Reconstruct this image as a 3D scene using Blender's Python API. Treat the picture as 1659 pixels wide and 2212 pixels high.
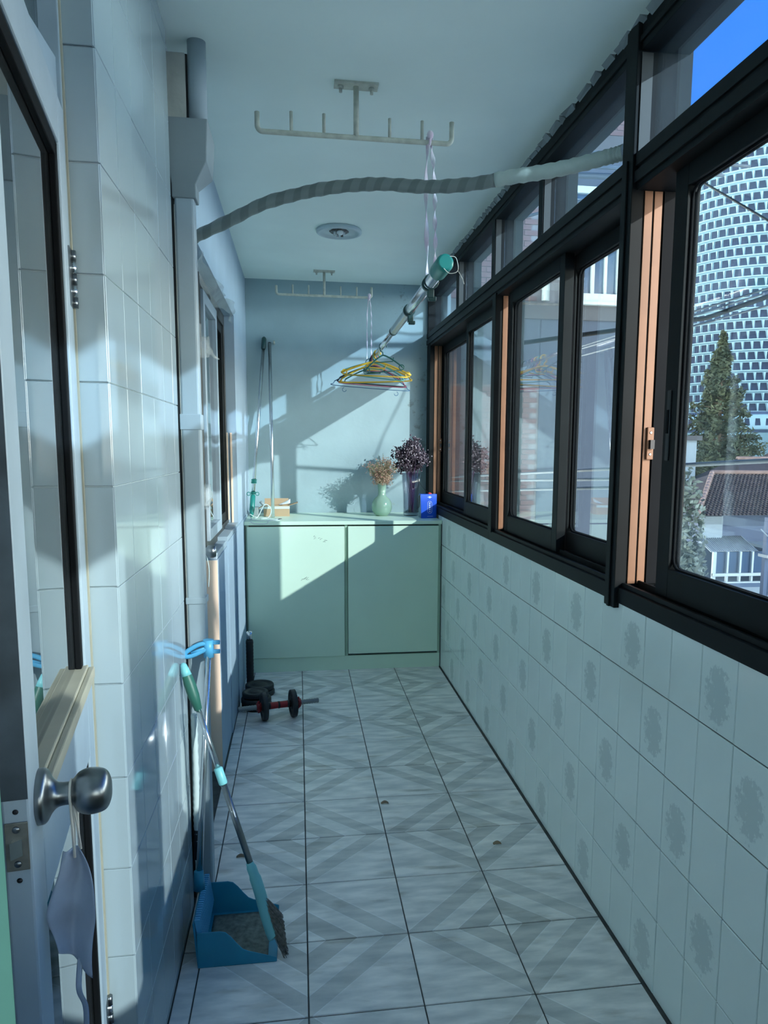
import bpy, bmesh, math, random
from mathutils import Vector, Matrix
random.seed(7)
for o in list(bpy.data.objects): bpy.data.objects.remove(o, do_unlink=True)
SC = bpy.context.scene
COL = SC.collection

# ------------------------------------------------------------------ camera
F_PX, YAW, PITCH, ROLL, CAMZ = 1640.4, 0.15122, 0.13399, 0.00813, 1.4305
cam = bpy.data.cameras.new('camera'); camo = bpy.data.objects.new('camera', cam); COL.objects.link(camo)
cam.sensor_fit = 'VERTICAL'; cam.sensor_height = 36.0; cam.sensor_width = 27.0
cam.lens = F_PX / 2212 * 36.0
cam.shift_x = -64.2 / 2212; cam.shift_y = 80.4 / 2212
cam.clip_start = 0.02; cam.clip_end = 2000
_f = Vector((math.sin(YAW)*math.cos(PITCH), math.cos(YAW)*math.cos(PITCH), -math.sin(PITCH)))
_r = Vector((math.cos(YAW), -math.sin(YAW), 0)); _u = _r.cross(_f)
_r2 = _r*math.cos(ROLL) + _u*math.sin(ROLL); _u2 = -_r*math.sin(ROLL) + _u*math.cos(ROLL)
m = Matrix((( _r2.x, _u2.x, -_f.x, 0), (_r2.y, _u2.y, -_f.y, 0), (_r2.z, _u2.z, -_f.z, CAMZ), (0,0,0,1)))
camo.matrix_world = m
SC.camera = camo

# ------------------------------------------------------------------ world, sun, exposure
SUN_T = Vector((-0.955, 1.0, -0.583)).normalized()      # direction the sunlight travels
SUN_EL = math.asin(-SUN_T.z)
w = bpy.data.worlds.new('world'); SC.world = w; w.use_nodes = True
nt = w.node_tree; nt.nodes.clear()
wo = nt.nodes.new('ShaderNodeOutputWorld'); bg = nt.nodes.new('ShaderNodeBackground')
# clear autumn sky: pale haze at the horizon deepening to azure overhead
gtc = nt.nodes.new('ShaderNodeTexCoord'); gsx = nt.nodes.new('ShaderNodeSeparateXYZ'); rmp = nt.nodes.new('ShaderNodeValToRGB')
nt.links.new(gtc.outputs['Generated'], gsx.inputs[0]); nt.links.new(gsx.outputs[2], rmp.inputs[0])
SKY = [(0.0, (2.3, 2.1, 1.8)), (.11, (1.9, 1.85, 1.65)), (.23, (.22, .33, .46)), (.36, (.0115, .054, .168)), (1.0, (.007, .040, .14))]
while len(rmp.color_ramp.elements) < len(SKY): rmp.color_ramp.elements.new(.5)
for e_, (p_, c_) in zip(rmp.color_ramp.elements, SKY): e_.position = p_; e_.color = (*c_, 1)
nt.links.new(rmp.outputs[0], bg.inputs[0])
bg.inputs[1].default_value = 1.0
nt.links.new(bg.outputs[0], wo.inputs[0])
sl = bpy.data.lights.new('sun', 'SUN'); sl.energy = 0.62; sl.angle = math.radians(0.6); sl.color = (0.97, 1.0, 0.98)
so = bpy.data.objects.new('sun', sl); COL.objects.link(so); so.location = (6, -6, 8)
so.rotation_euler = SUN_T.to_track_quat('-Z', 'Y').to_euler()
SC.cycles.max_bounces = 12; SC.cycles.diffuse_bounces = 8; SC.cycles.glossy_bounces = 6; SC.cycles.transparent_max_bounces = 24
SC.view_settings.view_transform = 'Standard'; SC.view_settings.look = 'None'
SC.view_settings.gamma = 1.0; SC.view_settings.use_curve_mapping = False
SC.view_settings.exposure = 3.05

# ------------------------------------------------------------------ room numbers (metres)
XR, XL, H, YW, YC = 0.909, -0.338, 2.54, 5.389, 4.762
ZS = 0.965           # cabinet top
YB = -4.0            # wall behind the camera

# ------------------------------------------------------------------ materials
MATS = {}
def mat(name, col, rough=.5, metal=0., spec=.5, var=0.06, vscale=8., bump=0., bscale=60., col2=None, coat=0., trans=0., alpha=1.):
    m = bpy.data.materials.new(name); m.use_nodes = True
    nt = m.node_tree; b = nt.nodes['Principled BSDF']
    tc = nt.nodes.new('ShaderNodeTexCoord'); nz = nt.nodes.new('ShaderNodeTexNoise')
    nz.inputs['Scale'].default_value = vscale; nz.inputs['Detail'].default_value = 5
    nt.links.new(tc.outputs['Object'], nz.inputs['Vector'])
    rp = nt.nodes.new('ShaderNodeValToRGB'); rp.color_ramp.elements[0].position = .32; rp.color_ramp.elements[1].position = .68
    c2 = col2 or tuple(min(1, c*(1+var)) for c in col)
    c1 = col if col2 else tuple(c*(1-var) for c in col)
    rp.color_ramp.elements[0].color = (*c1, 1); rp.color_ramp.elements[1].color = (*c2, 1)
    nt.links.new(nz.outputs[0], rp.inputs[0]); nt.links.new(rp.outputs[0], b.inputs['Base Color'])
    b.inputs['Roughness'].default_value = rough; b.inputs['Metallic'].default_value = metal
    b.inputs['Specular IOR Level'].default_value = spec; b.inputs['Coat Weight'].default_value = coat
    b.inputs['Transmission Weight'].default_value = trans; b.inputs['Alpha'].default_value = alpha
    if bump:
        n2 = nt.nodes.new('ShaderNodeTexNoise'); n2.inputs['Scale'].default_value = bscale; n2.inputs['Detail'].default_value = 6
        nt.links.new(tc.outputs['Object'], n2.inputs['Vector'])
        bp = nt.nodes.new('ShaderNodeBump'); bp.inputs['Strength'].default_value = bump; bp.inputs['Distance'].default_value = .004
        nt.links.new(n2.outputs[0], bp.inputs['Height']); nt.links.new(bp.outputs[0], b.inputs['Normal'])
    MATS[name] = m; return m
def glassmat(name, tint, refl=1.0, rough=0.0, dirt=0.0):
    m = bpy.data.materials.new(name); m.use_nodes = True; nt = m.node_tree; nt.nodes.clear()
    out = nt.nodes.new('ShaderNodeOutputMaterial'); mx = nt.nodes.new('ShaderNodeMixShader')
    tr = nt.nodes.new('ShaderNodeBsdfTransparent'); gl = nt.nodes.new('ShaderNodeBsdfGlossy')
    tr.inputs[0].default_value = (*tint, 1); gl.inputs['Roughness'].default_value = rough
    ge = nt.nodes.new('ShaderNodeNewGeometry'); dt = nt.nodes.new('ShaderNodeVectorMath'); dt.operation = 'DOT_PRODUCT'
    nt.links.new(ge.outputs['Normal'], dt.inputs[0]); nt.links.new(ge.outputs['Incoming'], dt.inputs[1])
    def mth(op, x, y):
        n = nt.nodes.new('ShaderNodeMath'); n.operation = op
        for i, v in enumerate((x, y)):
            if isinstance(v, (int, float)): n.inputs[i].default_value = v
            else: nt.links.new(v, n.inputs[i])
        return n.outputs[0]
    c = mth('ABSOLUTE', dt.outputs['Value'], 0); fz = mth('POWER', mth('SUBTRACT', 1.0, c), 5.0)
    fr = mth('MULTIPLY', mth('MULTIPLY_ADD', fz, .96), refl)          # Schlick reflectance of thin glass
    fr.node.inputs[0].links[0].from_node.inputs[2].default_value = .04
    mu = nt.nodes.new('ShaderNodeClamp'); nt.links.new(fr, mu.inputs[0]); nt.links.new(mu.outputs[0], mx.inputs[0])
    nt.links.new(tr.outputs[0], mx.inputs[1]); nt.links.new(gl.outputs[0], mx.inputs[2])
    last = mx
    if dirt:                                            # thin dust film, patchy
        df = nt.nodes.new('ShaderNodeBsdfDiffuse'); df.inputs[0].default_value = (.75, .85, .9, 1)
        tc = nt.nodes.new('ShaderNodeTexCoord'); nz = nt.nodes.new('ShaderNodeTexNoise'); nz.inputs['Scale'].default_value = 4; nz.inputs['Detail'].default_value = 8
        nt.links.new(tc.outputs['Object'], nz.inputs['Vector'])
        mr = nt.nodes.new('ShaderNodeMapRange'); mr.inputs[1].default_value = .35; mr.inputs[2].default_value = .8; mr.inputs[3].default_value = dirt*.4; mr.inputs[4].default_value = dirt*1.6
        nt.links.new(nz.outputs[0], mr.inputs[0])
        m2 = nt.nodes.new('ShaderNodeMixShader'); nt.links.new(mr.outputs[0], m2.inputs[0]); nt.links.new(mx.outputs[0], m2.inputs[1]); nt.links.new(df.outputs[0], m2.inputs[2]); last = m2
    nt.links.new(last.outputs[0], out.inputs[0]); MATS[name] = m; return m

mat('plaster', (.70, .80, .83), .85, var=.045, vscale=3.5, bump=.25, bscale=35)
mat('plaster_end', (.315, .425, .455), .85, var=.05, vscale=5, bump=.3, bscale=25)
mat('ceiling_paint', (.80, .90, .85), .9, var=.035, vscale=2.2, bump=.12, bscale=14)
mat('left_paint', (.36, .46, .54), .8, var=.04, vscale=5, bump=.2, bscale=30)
mat('inner_green', (.42, .74, .60), .7, var=.04)
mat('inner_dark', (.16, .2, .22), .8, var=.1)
mat('grout', (.09, .095, .09), .9, var=.25, vscale=20)
mat('grout_light', (.42, .50, .52), .9, var=.15, vscale=20)
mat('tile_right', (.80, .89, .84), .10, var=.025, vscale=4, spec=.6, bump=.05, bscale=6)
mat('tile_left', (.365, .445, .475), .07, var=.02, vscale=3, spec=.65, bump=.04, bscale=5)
mat('dark_alu', (.006, .0085, .009), .55, metal=.0, spec=.16, var=.25, vscale=6)
mat('bronze_alu', (.20, .095, .046), .5, metal=.15, var=.10, vscale=9)
mat('grey_alu', (.045, .048, .045), .5, metal=.2, var=.1)
mat('rubber_black', (.004, .005, .006), .7, spec=.1, var=.2)
mat('cabinet_green', (.68, .86, .70), .38, var=.02, vscale=4)
mat('cabinet_edge', (.46, .62, .49), .5, var=.05)
mat('cabinet_dark', (.10, .14, .12), .7, var=.05)
mat('rack_cream', (.50, .52, .44), .55, var=.15, vscale=40)
mat('steel', (.72, .74, .75), .22, metal=1., var=.04, vscale=30)
mat('steel_brushed', (.24, .26, .27), .3, metal=1., var=.06, vscale=60)
mat('brass_plate', (.26, .25, .21), .4, metal=.8, var=.15, vscale=80)
mat('green_plastic', (.01, .20, .17), .35, var=.05)
mat('green_dark', (.01, .05, .05), .4, var=.1)
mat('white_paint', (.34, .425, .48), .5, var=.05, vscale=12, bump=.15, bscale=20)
mat('door_worn_shade', (.022, .034, .042), .6, col2=(.075, .105, .13), vscale=9, bump=.3, bscale=30)  # scratched paint, darkened by the shade painted into it
mat('cream_trim', (.40, .38, .29), .6, var=.06, vscale=15)
mat('sunlit_cream', (.95, .72, .54), .7, var=.03)  # cream with the sunlight on the jamb painted into it
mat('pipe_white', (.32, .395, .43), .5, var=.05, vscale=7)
mat('hopper_grey', (.20, .24, .255), .55, var=.06, vscale=4)
mat('board_old', (.40, .41, .37), .8, var=.18, vscale=10, bump=.3)
mat('lamp_white', (.50, .60, .62), .35, var=.03)
mat('lamp_chip', (.12, .12, .11), .5, var=.4, vscale=90)
mat('bulb_glass', (.75, .8, .8), .1, var=.02)
mat('ribbon_white', (.78, .82, .86), .3, col2=(.72, .55, .66), vscale=18)
mat('card', (.46, .33, .20), .8, var=.06)
mat('card_dark', (.26, .19, .12), .8, var=.06)
mat('paper', (.80, .86, .88), .8, var=.02)
mat('cable_white', (.60, .70, .68), .5, var=.05)
mat('adapter_grey', (.28, .33, .33), .5, var=.05)
mat('black_plastic', (.010, .012, .014), .45, var=.2)
mat('iron_black', (.014, .018, .020), .5, var=.3, vscale=20, bump=.2, bscale=80)
mat('red_plastic', (.30, .015, .02), .4, var=.1)
mat('blue_bag', (.01, .10, .66), .35, var=.08, vscale=6)
mat('bag_side', (.25, .33, .38), .6, col2=(.10, .2, .3), vscale=70)
mat('white_ink', (.75, .82, .9), .5, var=.02)
mat('red_knot', (.62, .05, .03), .6, var=.1)
mat('dustpan_blue', (.022, .27, .42), .38, var=.08, vscale=10)
mat('dust', (.14, .17, .15), .95, var=.35, vscale=60)
mat('sky_plastic', (.10, .42, .68), .4, var=.04)
mat('aqua_plastic', (.22, .60, .62), .4, var=.05)
mat('broom_green', (.03, .14, .10), .45, var=.08)
mat('bristle', (.24, .23, .20), .8, var=.35, vscale=120)
mat('mask_cloth', (.40, .46, .55), .85, var=.05, vscale=30, bump=.15, bscale=120)
mat('elastic', (.72, .68, .60), .7, var=.03)
mat('hanger_yellow', (.62, .40, .03), .4, var=.05)
mat('hanger_green', (.02, .12, .10), .4, var=.1)
mat('hanger_teal', (.08, .34, .32), .4, var=.1)
mat('hanger_blue', (.03, .12, .24), .4, var=.1)
mat('hanger_pink', (.42, .12, .20), .4, var=.1)
mat('hanger_dark', (.02, .03, .04), .4, var=.1)
mat('vase_green', (.50, .72, .58), .12, var=.05, trans=.55, spec=.6)
mat('petal_pale', (.46, .36, .24), .8, col2=(.36, .15, .13), vscale=16)
mat('stem_olive', (.20, .22, .10), .8, var=.2)
mat('petal_purple', (.022, .016, .024), .85, col2=(.12, .085, .11), vscale=30)
mat('stem_purple', (.12, .05, .12), .7, var=.3)
mat('pink_brick', (.085, .055, .062), .85, var=.12, vscale=2)
mat('brick_joint', (.125, .135, .155), .9, var=.05)
mat('wing_plaster', (.032, .048, .075), .9, var=.05, vscale=1)
mat('wing_band', (.045, .052, .062), .9, var=.05, vscale=1)
mat('white_upvc', (.27, .35, .38), .4, var=.02)
mat('blue_glass_dark', (0.013, 0.042, 0.092), .06, var=.3, vscale=.4, spec=.8)
mat('tower_panel', (0.150, 0.275, 0.345), .6, var=.04, vscale=.1)
mat('tower_glass', (0.008, 0.020, 0.048), .55, var=.5, vscale=.12, spec=.15)
mat('roof_tile', (0.036, 0.031, 0.035), .85, var=.25, vscale=3, bump=.6, bscale=8)
mat('roof_ridge', (0.189, 0.139, 0.126), .85, var=.2, vscale=4)
mat('house_wall', (0.150, 0.205, 0.250), .85, var=.06, vscale=1)
mat('house_blue', (0.029, 0.055, 0.109), .7, var=.1, vscale=1)
mat('awning', (0.160, 0.202, 0.227), .6, var=.12, vscale=5)
mat('ground', (.72, .65, .54), .95, var=.15, vscale=.3)
mat('conifer', (.014, .030, .018), .9, col2=(.05, .065, .032), vscale=.9)
mat('shrub', (.012, .03, .028), .9, col2=(.16, .21, .19), vscale=2)
mat('bark', (.09, .07, .05), .95, var=.2)
mat('rod_steel', (.055, .085, .115), .6, metal=.0, var=.05)
mat('film_haze', (.50, .54, .52), .2, var=.2, vscale=12, alpha=.22, spec=.6)
glassmat('pane_glass', (.92, .97, .985), 1.9, 0.0, .012)
glassmat('transom_glass', (.74, .86, .96), 1.0, 0.0, .035)
glassmat('door_glass', (.62, .74, .76), 1.6, 0.0, .02)
glassmat('clear_glass', (.80, .82, .86), 1.3, .03)

def striped():
    m = bpy.data.materials.new('hose_tape'); m.use_nodes = True; nt = m.node_tree; b = nt.nodes['Principled BSDF']
    at = nt.nodes.new('ShaderNodeAttribute'); at.attribute_name = 'tl'
    sn = nt.nodes.new('ShaderNodeMath'); sn.operation = 'SINE'; nt.links.new(at.outputs['Fac'], sn.inputs[0])
    rp = nt.nodes.new('ShaderNodeValToRGB'); rp.color_ramp.elements[0].position = .35; rp.color_ramp.elements[1].position = .55
    rp.color_ramp.elements[0].color = (.125, .155, .15, 1); rp.color_ramp.elements[1].color = (.18, .215, .205, 1)
    mr = nt.nodes.new('ShaderNodeMath'); mr.operation = 'MULTIPLY_ADD'; mr.inputs[1].default_value = .5; mr.inputs[2].default_value = .5
    nt.links.new(sn.outputs[0], mr.inputs[0]); nt.links.new(mr.outputs[0], rp.inputs[0]); nt.links.new(rp.outputs[0], b.inputs['Base Color'])
    b.inputs['Roughness'].default_value = .45
    tc = nt.nodes.new('ShaderNodeTexCoord'); nz = nt.nodes.new('ShaderNodeTexNoise'); nz.inputs['Scale'].default_value = 28
    bp = nt.nodes.new('ShaderNodeBump'); bp.inputs['Strength'].default_value = .5; bp.inputs['Distance'].default_value = .006
    nt.links.new(tc.outputs['Object'], nz.inputs['Vector']); nt.links.new(nz.outputs[0], bp.inputs['Height']); nt.links.new(bp.outputs[0], b.inputs['Normal'])
    MATS['hose_tape'] = m
striped()
mat('hose_plain', (.42, .50, .46), .35, var=.12, vscale=12, bump=.8, bscale=22)

def mould(name, col, cx, cz, rx, rz, thr):              # patchy mould and peeling paint on plaster
    nt = MATS[name].node_tree; b = nt.nodes['Principled BSDF']; base = b.inputs['Base Color'].links[0].from_socket
    tc = nt.nodes['Texture Coordinate']; sx = nt.nodes.new('ShaderNodeSeparateXYZ'); nt.links.new(tc.outputs['Object'], sx.inputs[0])
    def M(op, x, y):
        n = nt.nodes.new('ShaderNodeMath'); n.operation = op
        for i, v in enumerate((x, y)):
            if isinstance(v, (int, float)): n.inputs[i].default_value = v
            else: nt.links.new(v, n.inputs[i])
        return n.outputs[0]
    nz = nt.nodes.new('ShaderNodeTexNoise'); nz.inputs['Scale'].default_value = 13; nz.inputs['Detail'].default_value = 9; nz.inputs['Roughness'].default_value = .68
    nt.links.new(tc.outputs['Object'], nz.inputs['Vector'])
    dx = M('DIVIDE', M('SUBTRACT', sx.outputs[0], cx), rx); dz = M('DIVIDE', M('SUBTRACT', sx.outputs[2], cz), rz)
    r = M('ADD', M('MULTIPLY', dx, dx), M('MULTIPLY', dz, dz))
    v = M('SUBTRACT', nz.outputs[0], M('MULTIPLY', r, .10))
    mr = nt.nodes.new('ShaderNodeMapRange'); mr.inputs[1].default_value = thr; mr.inputs[2].default_value = thr+.07; mr.inputs[4].default_value = .75; nt.links.new(v, mr.inputs[0])
    mx = nt.nodes.new('ShaderNodeMixRGB'); nt.links.new(mr.outputs[0], mx.inputs[0]); nt.links.new(base, mx.inputs[1]); mx.inputs[2].default_value = (*col, 1)
    nt.links.new(mx.outputs[0], b.inputs['Base Color'])
mould('plaster_end', (.20, .25, .24), .85, 1.75, .10, .75, .54)
mould('plaster_end', (.18, .22, .21), .72, 2.45, .22, .16, .55)
mould('plaster_end', (.30, .36, .33), .62, 1.02, .22, .06, .56)
def decor_tile():                                       # glazed tile with a leafy grey transfer print
    m = mat('tile_decor', (.80, .89, .84), .10, spec=.6, var=.02); nt = m.node_tree; b = nt.nodes['Principled BSDF']
    tc = nt.nodes['Texture Coordinate']
    sx = nt.nodes.new('ShaderNodeSeparateXYZ'); nt.links.new(tc.outputs['Object'], sx.inputs[0])
    def math_(op, a, bb):
        n = nt.nodes.new('ShaderNodeMath'); n.operation = op
        for i, v in enumerate((a, bb)):
            if isinstance(v, (int, float)): n.inputs[i].default_value = v
            else: nt.links.new(v, n.inputs[i])
        return n.outputs[0]
    nz = nt.nodes.new('ShaderNodeTexNoise'); nz.inputs['Scale'].default_value = 55; nz.inputs['Detail'].default_value = 6; nz.inputs['Roughness'].default_value = .65
    nt.links.new(tc.outputs['Object'], nz.inputs['Vector'])
    yy = math_('DIVIDE', sx.outputs[1], .058); zz = math_('DIVIDE', math_('ADD', sx.outputs[2], .008), .080)
    r = math_('ADD', math_('MULTIPLY', yy, yy), math_('MULTIPLY', zz, zz))
    v = math_('SUBTRACT', math_('SUBTRACT', 1.0, r), math_('MULTIPLY', math_('SUBTRACT', nz.outputs[0], .5), 3.2))
    mr = nt.nodes.new('ShaderNodeMapRange'); mr.inputs[1].default_value = .25; mr.inputs[2].default_value = .5; mr.inputs[4].default_value = .8
    nt.links.new(v, mr.inputs[0])
    mx = nt.nodes.new('ShaderNodeMixRGB'); nt.links.new(mr.outputs[0], mx.inputs[0])
    mx.inputs[1].default_value = (.80, .89, .84, 1); mx.inputs[2].default_value = (.57, .66, .63, 1)
    nt.links.new(mx.outputs[0], b.inputs['Base Color'])
decor_tile()

def floor_tile_mat():                                   # marbled tile with diagonal inlay bands: e = u + v from the nested corner
    m = bpy.data.materials.new('floor_tile'); m.use_nodes = True; nt = m.node_tree; b = nt.nodes['Principled BSDF']
    uv = nt.nodes.new('ShaderNodeUVMap'); sx = nt.nodes.new('ShaderNodeSeparateXYZ'); nt.links.new(uv.outputs[0], sx.inputs[0])
    ad = nt.nodes.new('ShaderNodeMath'); ad.operation = 'ADD'; nt.links.new(sx.outputs[0], ad.inputs[0]); nt.links.new(sx.outputs[1], ad.inputs[1])
    hf = nt.nodes.new('ShaderNodeMath'); hf.operation = 'MULTIPLY'; hf.inputs[1].default_value = .5; nt.links.new(ad.outputs[0], hf.inputs[0])
    rp = nt.nodes.new('ShaderNodeValToRGB'); cr = rp.color_ramp; cr.interpolation = 'CONSTANT'
    light, mid, dark, line, tex = (.90, .89, .85), (.87, .86, .83), (.67, .665, .63), (.96, .96, .94), (.74, .74, .71)
    st = [(0, light), (.085, line), (.092, dark), (.245, line), (.253, light), (.372, line), (.38, tex), (.51, line), (.518, mid)]
    while len(cr.elements) < len(st): cr.elements.new(.5)
    for e, (p, c) in zip(cr.elements, st): e.position = p; e.color = (*c, 1)
    nt.links.new(hf.outputs[0], rp.inputs[0])
    tc = nt.nodes.new('ShaderNodeTexCoord'); mp = nt.nodes.new('ShaderNodeMapping'); mp.inputs['Scale'].default_value = (3, 11, 1); mp.inputs['Rotation'].default_value = (0, 0, .8)
    oi = nt.nodes.new('ShaderNodeObjectInfo'); sm = nt.nodes.new('ShaderNodeVectorMath'); sm.operation = 'ADD'
    sc = nt.nodes.new('ShaderNodeVectorMath'); sc.operation = 'SCALE'; sc.inputs[3].default_value = 20
    cb = nt.nodes.new('ShaderNodeCombineXYZ'); nt.links.new(oi.outputs['Random'], cb.inputs[0]); nt.links.new(oi.outputs['Random'], cb.inputs[1])
    nt.links.new(cb.outputs[0], sc.inputs[0]); nt.links.new(tc.outputs['Object'], mp.inputs[0]); nt.links.new(mp.outputs[0], sm.inputs[0]); nt.links.new(sc.outputs[0], sm.inputs[1])
    nz = nt.nodes.new('ShaderNodeTexNoise'); nz.inputs['Scale'].default_value = 2.2; nz.inputs['Detail'].default_value = 7; nt.links.new(sm.outputs[0], nz.inputs['Vector'])
    r2 = nt.nodes.new('ShaderNodeValToRGB'); r2.color_ramp.elements[0].position = .36; r2.color_ramp.elements[1].position = .66
    r2.color_ramp.elements[0].color = (.76, .78, .80, 1); r2.color_ramp.elements[1].color = (1.14, 1.12, 1.12, 1)
    nt.links.new(nz.outputs[0], r2.inputs[0])
    mu = nt.nodes.new('ShaderNodeMixRGB'); mu.blend_type = 'MULTIPLY'; mu.inputs[0].default_value = 1
    nt.links.new(rp.outputs[0], mu.inputs[1]); nt.links.new(r2.outputs[0], mu.inputs[2])
    # scattered dirt
    gm = nt.nodes.new('ShaderNodeNewGeometry') if False else None
    d2 = nt.nodes.new('ShaderNodeTexNoise'); d2.inputs['Scale'].default_value = 1.6; d2.inputs['Detail'].default_value = 9; nt.links.new(sm.outputs[0], d2.inputs['Vector'])
    r3 = nt.nodes.new('ShaderNodeValToRGB'); r3.color_ramp.elements[0].position = .30; r3.color_ramp.elements[1].position = .42
    r3.color_ramp.elements[0].color = (.62, .60, .55, 1); r3.color_ramp.elements[1].color = (1, 1, 1, 1); nt.links.new(d2.outputs[0], r3.inputs[0])
    m3 = nt.nodes.new('ShaderNodeMixRGB'); m3.blend_type = 'MULTIPLY'; m3.inputs[0].default_value = .7
    nt.links.new(mu.outputs[0], m3.inputs[1]); nt.links.new(r3.outputs[0], m3.inputs[2]); nt.links.new(m3.outputs[0], b.inputs['Base Color'])
    # woven relief in the textured band
    ck = nt.nodes.new('ShaderNodeTexBrick'); ck.inputs['Scale'].default_value = 1; ck.inputs['Brick Width'].default_value = .012; ck.inputs['Row Height'].default_value = .005; ck.inputs['Mortar Size'].default_value = .0009
    nt.links.new(tc.outputs['Object'], ck.inputs[0])
    c1 = nt.nodes.new('ShaderNodeMath'); c1.operation = 'GREATER_THAN'; c1.inputs[1].default_value = .378; nt.links.new(hf.outputs[0], c1.inputs[0])
    c2 = nt.nodes.new('ShaderNodeMath'); c2.operation = 'LESS_THAN'; c2.inputs[1].default_value = .512; nt.links.new(hf.outputs[0], c2.inputs[0])
    c3 = nt.nodes.new('ShaderNodeMath'); c3.operation = 'MULTIPLY'; nt.links.new(c1.outputs[0], c3.inputs[0]); nt.links.new(c2.outputs[0], c3.inputs[1])
    bp = nt.nodes.new('ShaderNodeBump'); bp.inputs['Distance'].default_value = .0015
    nt.links.new(c3.outputs[0], bp.inputs['Strength']); nt.links.new(ck.outputs['Fac'], bp.inputs['Height']); nt.links.new(bp.outputs[0], b.inputs['Normal'])
    b.inputs['Roughness'].default_value = .30; b.inputs['Specular IOR Level'].default_value = .45
    MATS['floor_tile'] = m
floor_tile_mat()

# ------------------------------------------------------------------ mesh builder
def V(*a): return Vector(a)
class MB:
    def __init__(s): s.v = []; s.f = []; s.sm = []; s.at = None
    def add(s, vs, fs, smooth=False):
        o = len(s.v); s.v += [tuple(p) for p in vs]; s.f += [tuple(i+o for i in f) for f in fs]; s.sm += [smooth]*len(fs); return s
    def box(s, x0, x1, y0, y1, z0, z1):
        return s.add([(x0,y0,z0),(x1,y0,z0),(x1,y1,z0),(x0,y1,z0),(x0,y0,z1),(x1,y0,z1),(x1,y1,z1),(x0,y1,z1)],
                     [(0,3,2,1),(4,5,6,7),(0,1,5,4),(1,2,6,5),(2,3,7,6),(3,0,4,7)])
    def hexa(s, a, b):                                  # two quads a (bottom) b (top)
        return s.add(list(a)+list(b), [(0,3,2,1),(4,5,6,7),(0,1,5,4),(1,2,6,5),(2,3,7,6),(3,0,4,7)])
    def prism(s, pts, ext):
        e = Vector(ext); n = len(pts); a = [Vector(p) for p in pts]; b = [p+e for p in a]
        return s.add(a+b, [tuple(range(n))[::-1], tuple(range(n, 2*n))]+[(i, (i+1) % n, n+(i+1) % n, n+i) for i in range(n)])
    def tube(s, pts, r, n=10, caps=True, smooth=True, flat=1.0, twist=0.):
        P = [Vector(p) for p in pts]; m = len(P)
        R = r if isinstance(r, (list, tuple)) else [r]*m
        t0 = (P[1]-P[0]).normalized(); up = Vector((0,0,1)) if abs(t0.z) < .9 else Vector((1,0,0))
        nrm = (up - t0*up.dot(t0)).normalized(); vs = []
        for i in range(m):
            t = ((P[min(i+1,m-1)]-P[max(i-1,0)])).normalized()
            nrm = (nrm - t*nrm.dot(t)).normalized(); bn = t.cross(nrm)
            tw = twist*i/(m-1)
            for k in range(n):
                a = 2*math.pi*k/n; ca, sa = math.cos(a), math.sin(a)*flat
                d = nrm*(ca*math.cos(tw)-sa*math.sin(tw)) + bn*(ca*math.sin(tw)+sa*math.cos(tw))
                vs.append(P[i]+d*R[i])
        fs = [(i*n+k, i*n+(k+1)%n, (i+1)*n+(k+1)%n, (i+1)*n+k) for i in range(m-1) for k in range(n)]
        s.add(vs, fs, smooth)
        if caps: 
            o = len(s.v)-m*n; s.f += [tuple(o+k for k in range(n))[::-1], tuple(o+(m-1)*n+k for k in range(n))]; s.sm += [False, False]
        return s
    def lathe(s, prof, n=24, mtx=None, smooth=True):
        M = mtx or Matrix(); vs = []
        for r, z in prof:
            for k in range(n):
                a = 2*math.pi*k/n; vs.append(M @ Vector((r*math.cos(a), r*math.sin(a), z)))
        m = len(prof)
        fs = [(i*n+k, i*n+(k+1)%n, (i+1)*n+(k+1)%n, (i+1)*n+k) for i in range(m-1) for k in range(n)]
        s.add(vs, fs, smooth); o = len(s.v)-m*n
        if prof[0][0] > 1e-6: s.f.append(tuple(o+k for k in range(n))[::-1]); s.sm.append(False)
        if prof[-1][0] > 1e-6: s.f.append(tuple(o+(m-1)*n+k for k in range(n))); s.sm.append(False)
        return s
    def ball(s, c, r, n=6):
        prof = [(max(1e-7, r[0]*math.sin(math.pi*i/n)) if isinstance(r, tuple) else max(1e-7, r*math.sin(math.pi*i/n)), -(r[1] if isinstance(r, tuple) else r)*math.cos(math.pi*i/n)) for i in range(n+1)]
        return s.lathe(prof, max(6, n*2), Matrix.Translation(Vector(c)))
    def octa(s, c, r):
        c = Vector(c); e = Matrix.Rotation(random.uniform(0, 6.28), 3, 'Z') @ Matrix.Rotation(random.uniform(0, 3.1), 3, 'X')
        q = [c + e @ Vector(d)*r*random.uniform(.7, 1.3) for d in ((1,0,0),(-1,0,0),(0,1,0),(0,-1,0),(0,0,1),(0,0,-1))]
        return s.add(q, [(0,2,4),(2,1,4),(1,3,4),(3,0,4),(2,0,5),(1,2,5),(3,1,5),(0,3,5)])
    def grid(s, fn, nu, nv, smooth=True):
        vs = [fn(i/nu, j/nv) for j in range(nv+1) for i in range(nu+1)]
        return s.add(vs, [(j*(nu+1)+i, j*(nu+1)+i+1, (j+1)*(nu+1)+i+1, (j+1)*(nu+1)+i) for j in range(nv) for i in range(nu)], smooth)
    def mesh(s, name, closed=True):
        me = bpy.data.meshes.new(name); me.from_pydata(s.v, [], s.f)
        me.polygons.foreach_set('use_smooth', s.sm)
        if closed:
            bm = bmesh.new(); bm.from_mesh(me); bmesh.ops.recalc_face_normals(bm, faces=bm.faces); bm.to_mesh(me); bm.free()
        me.update(); return me

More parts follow.
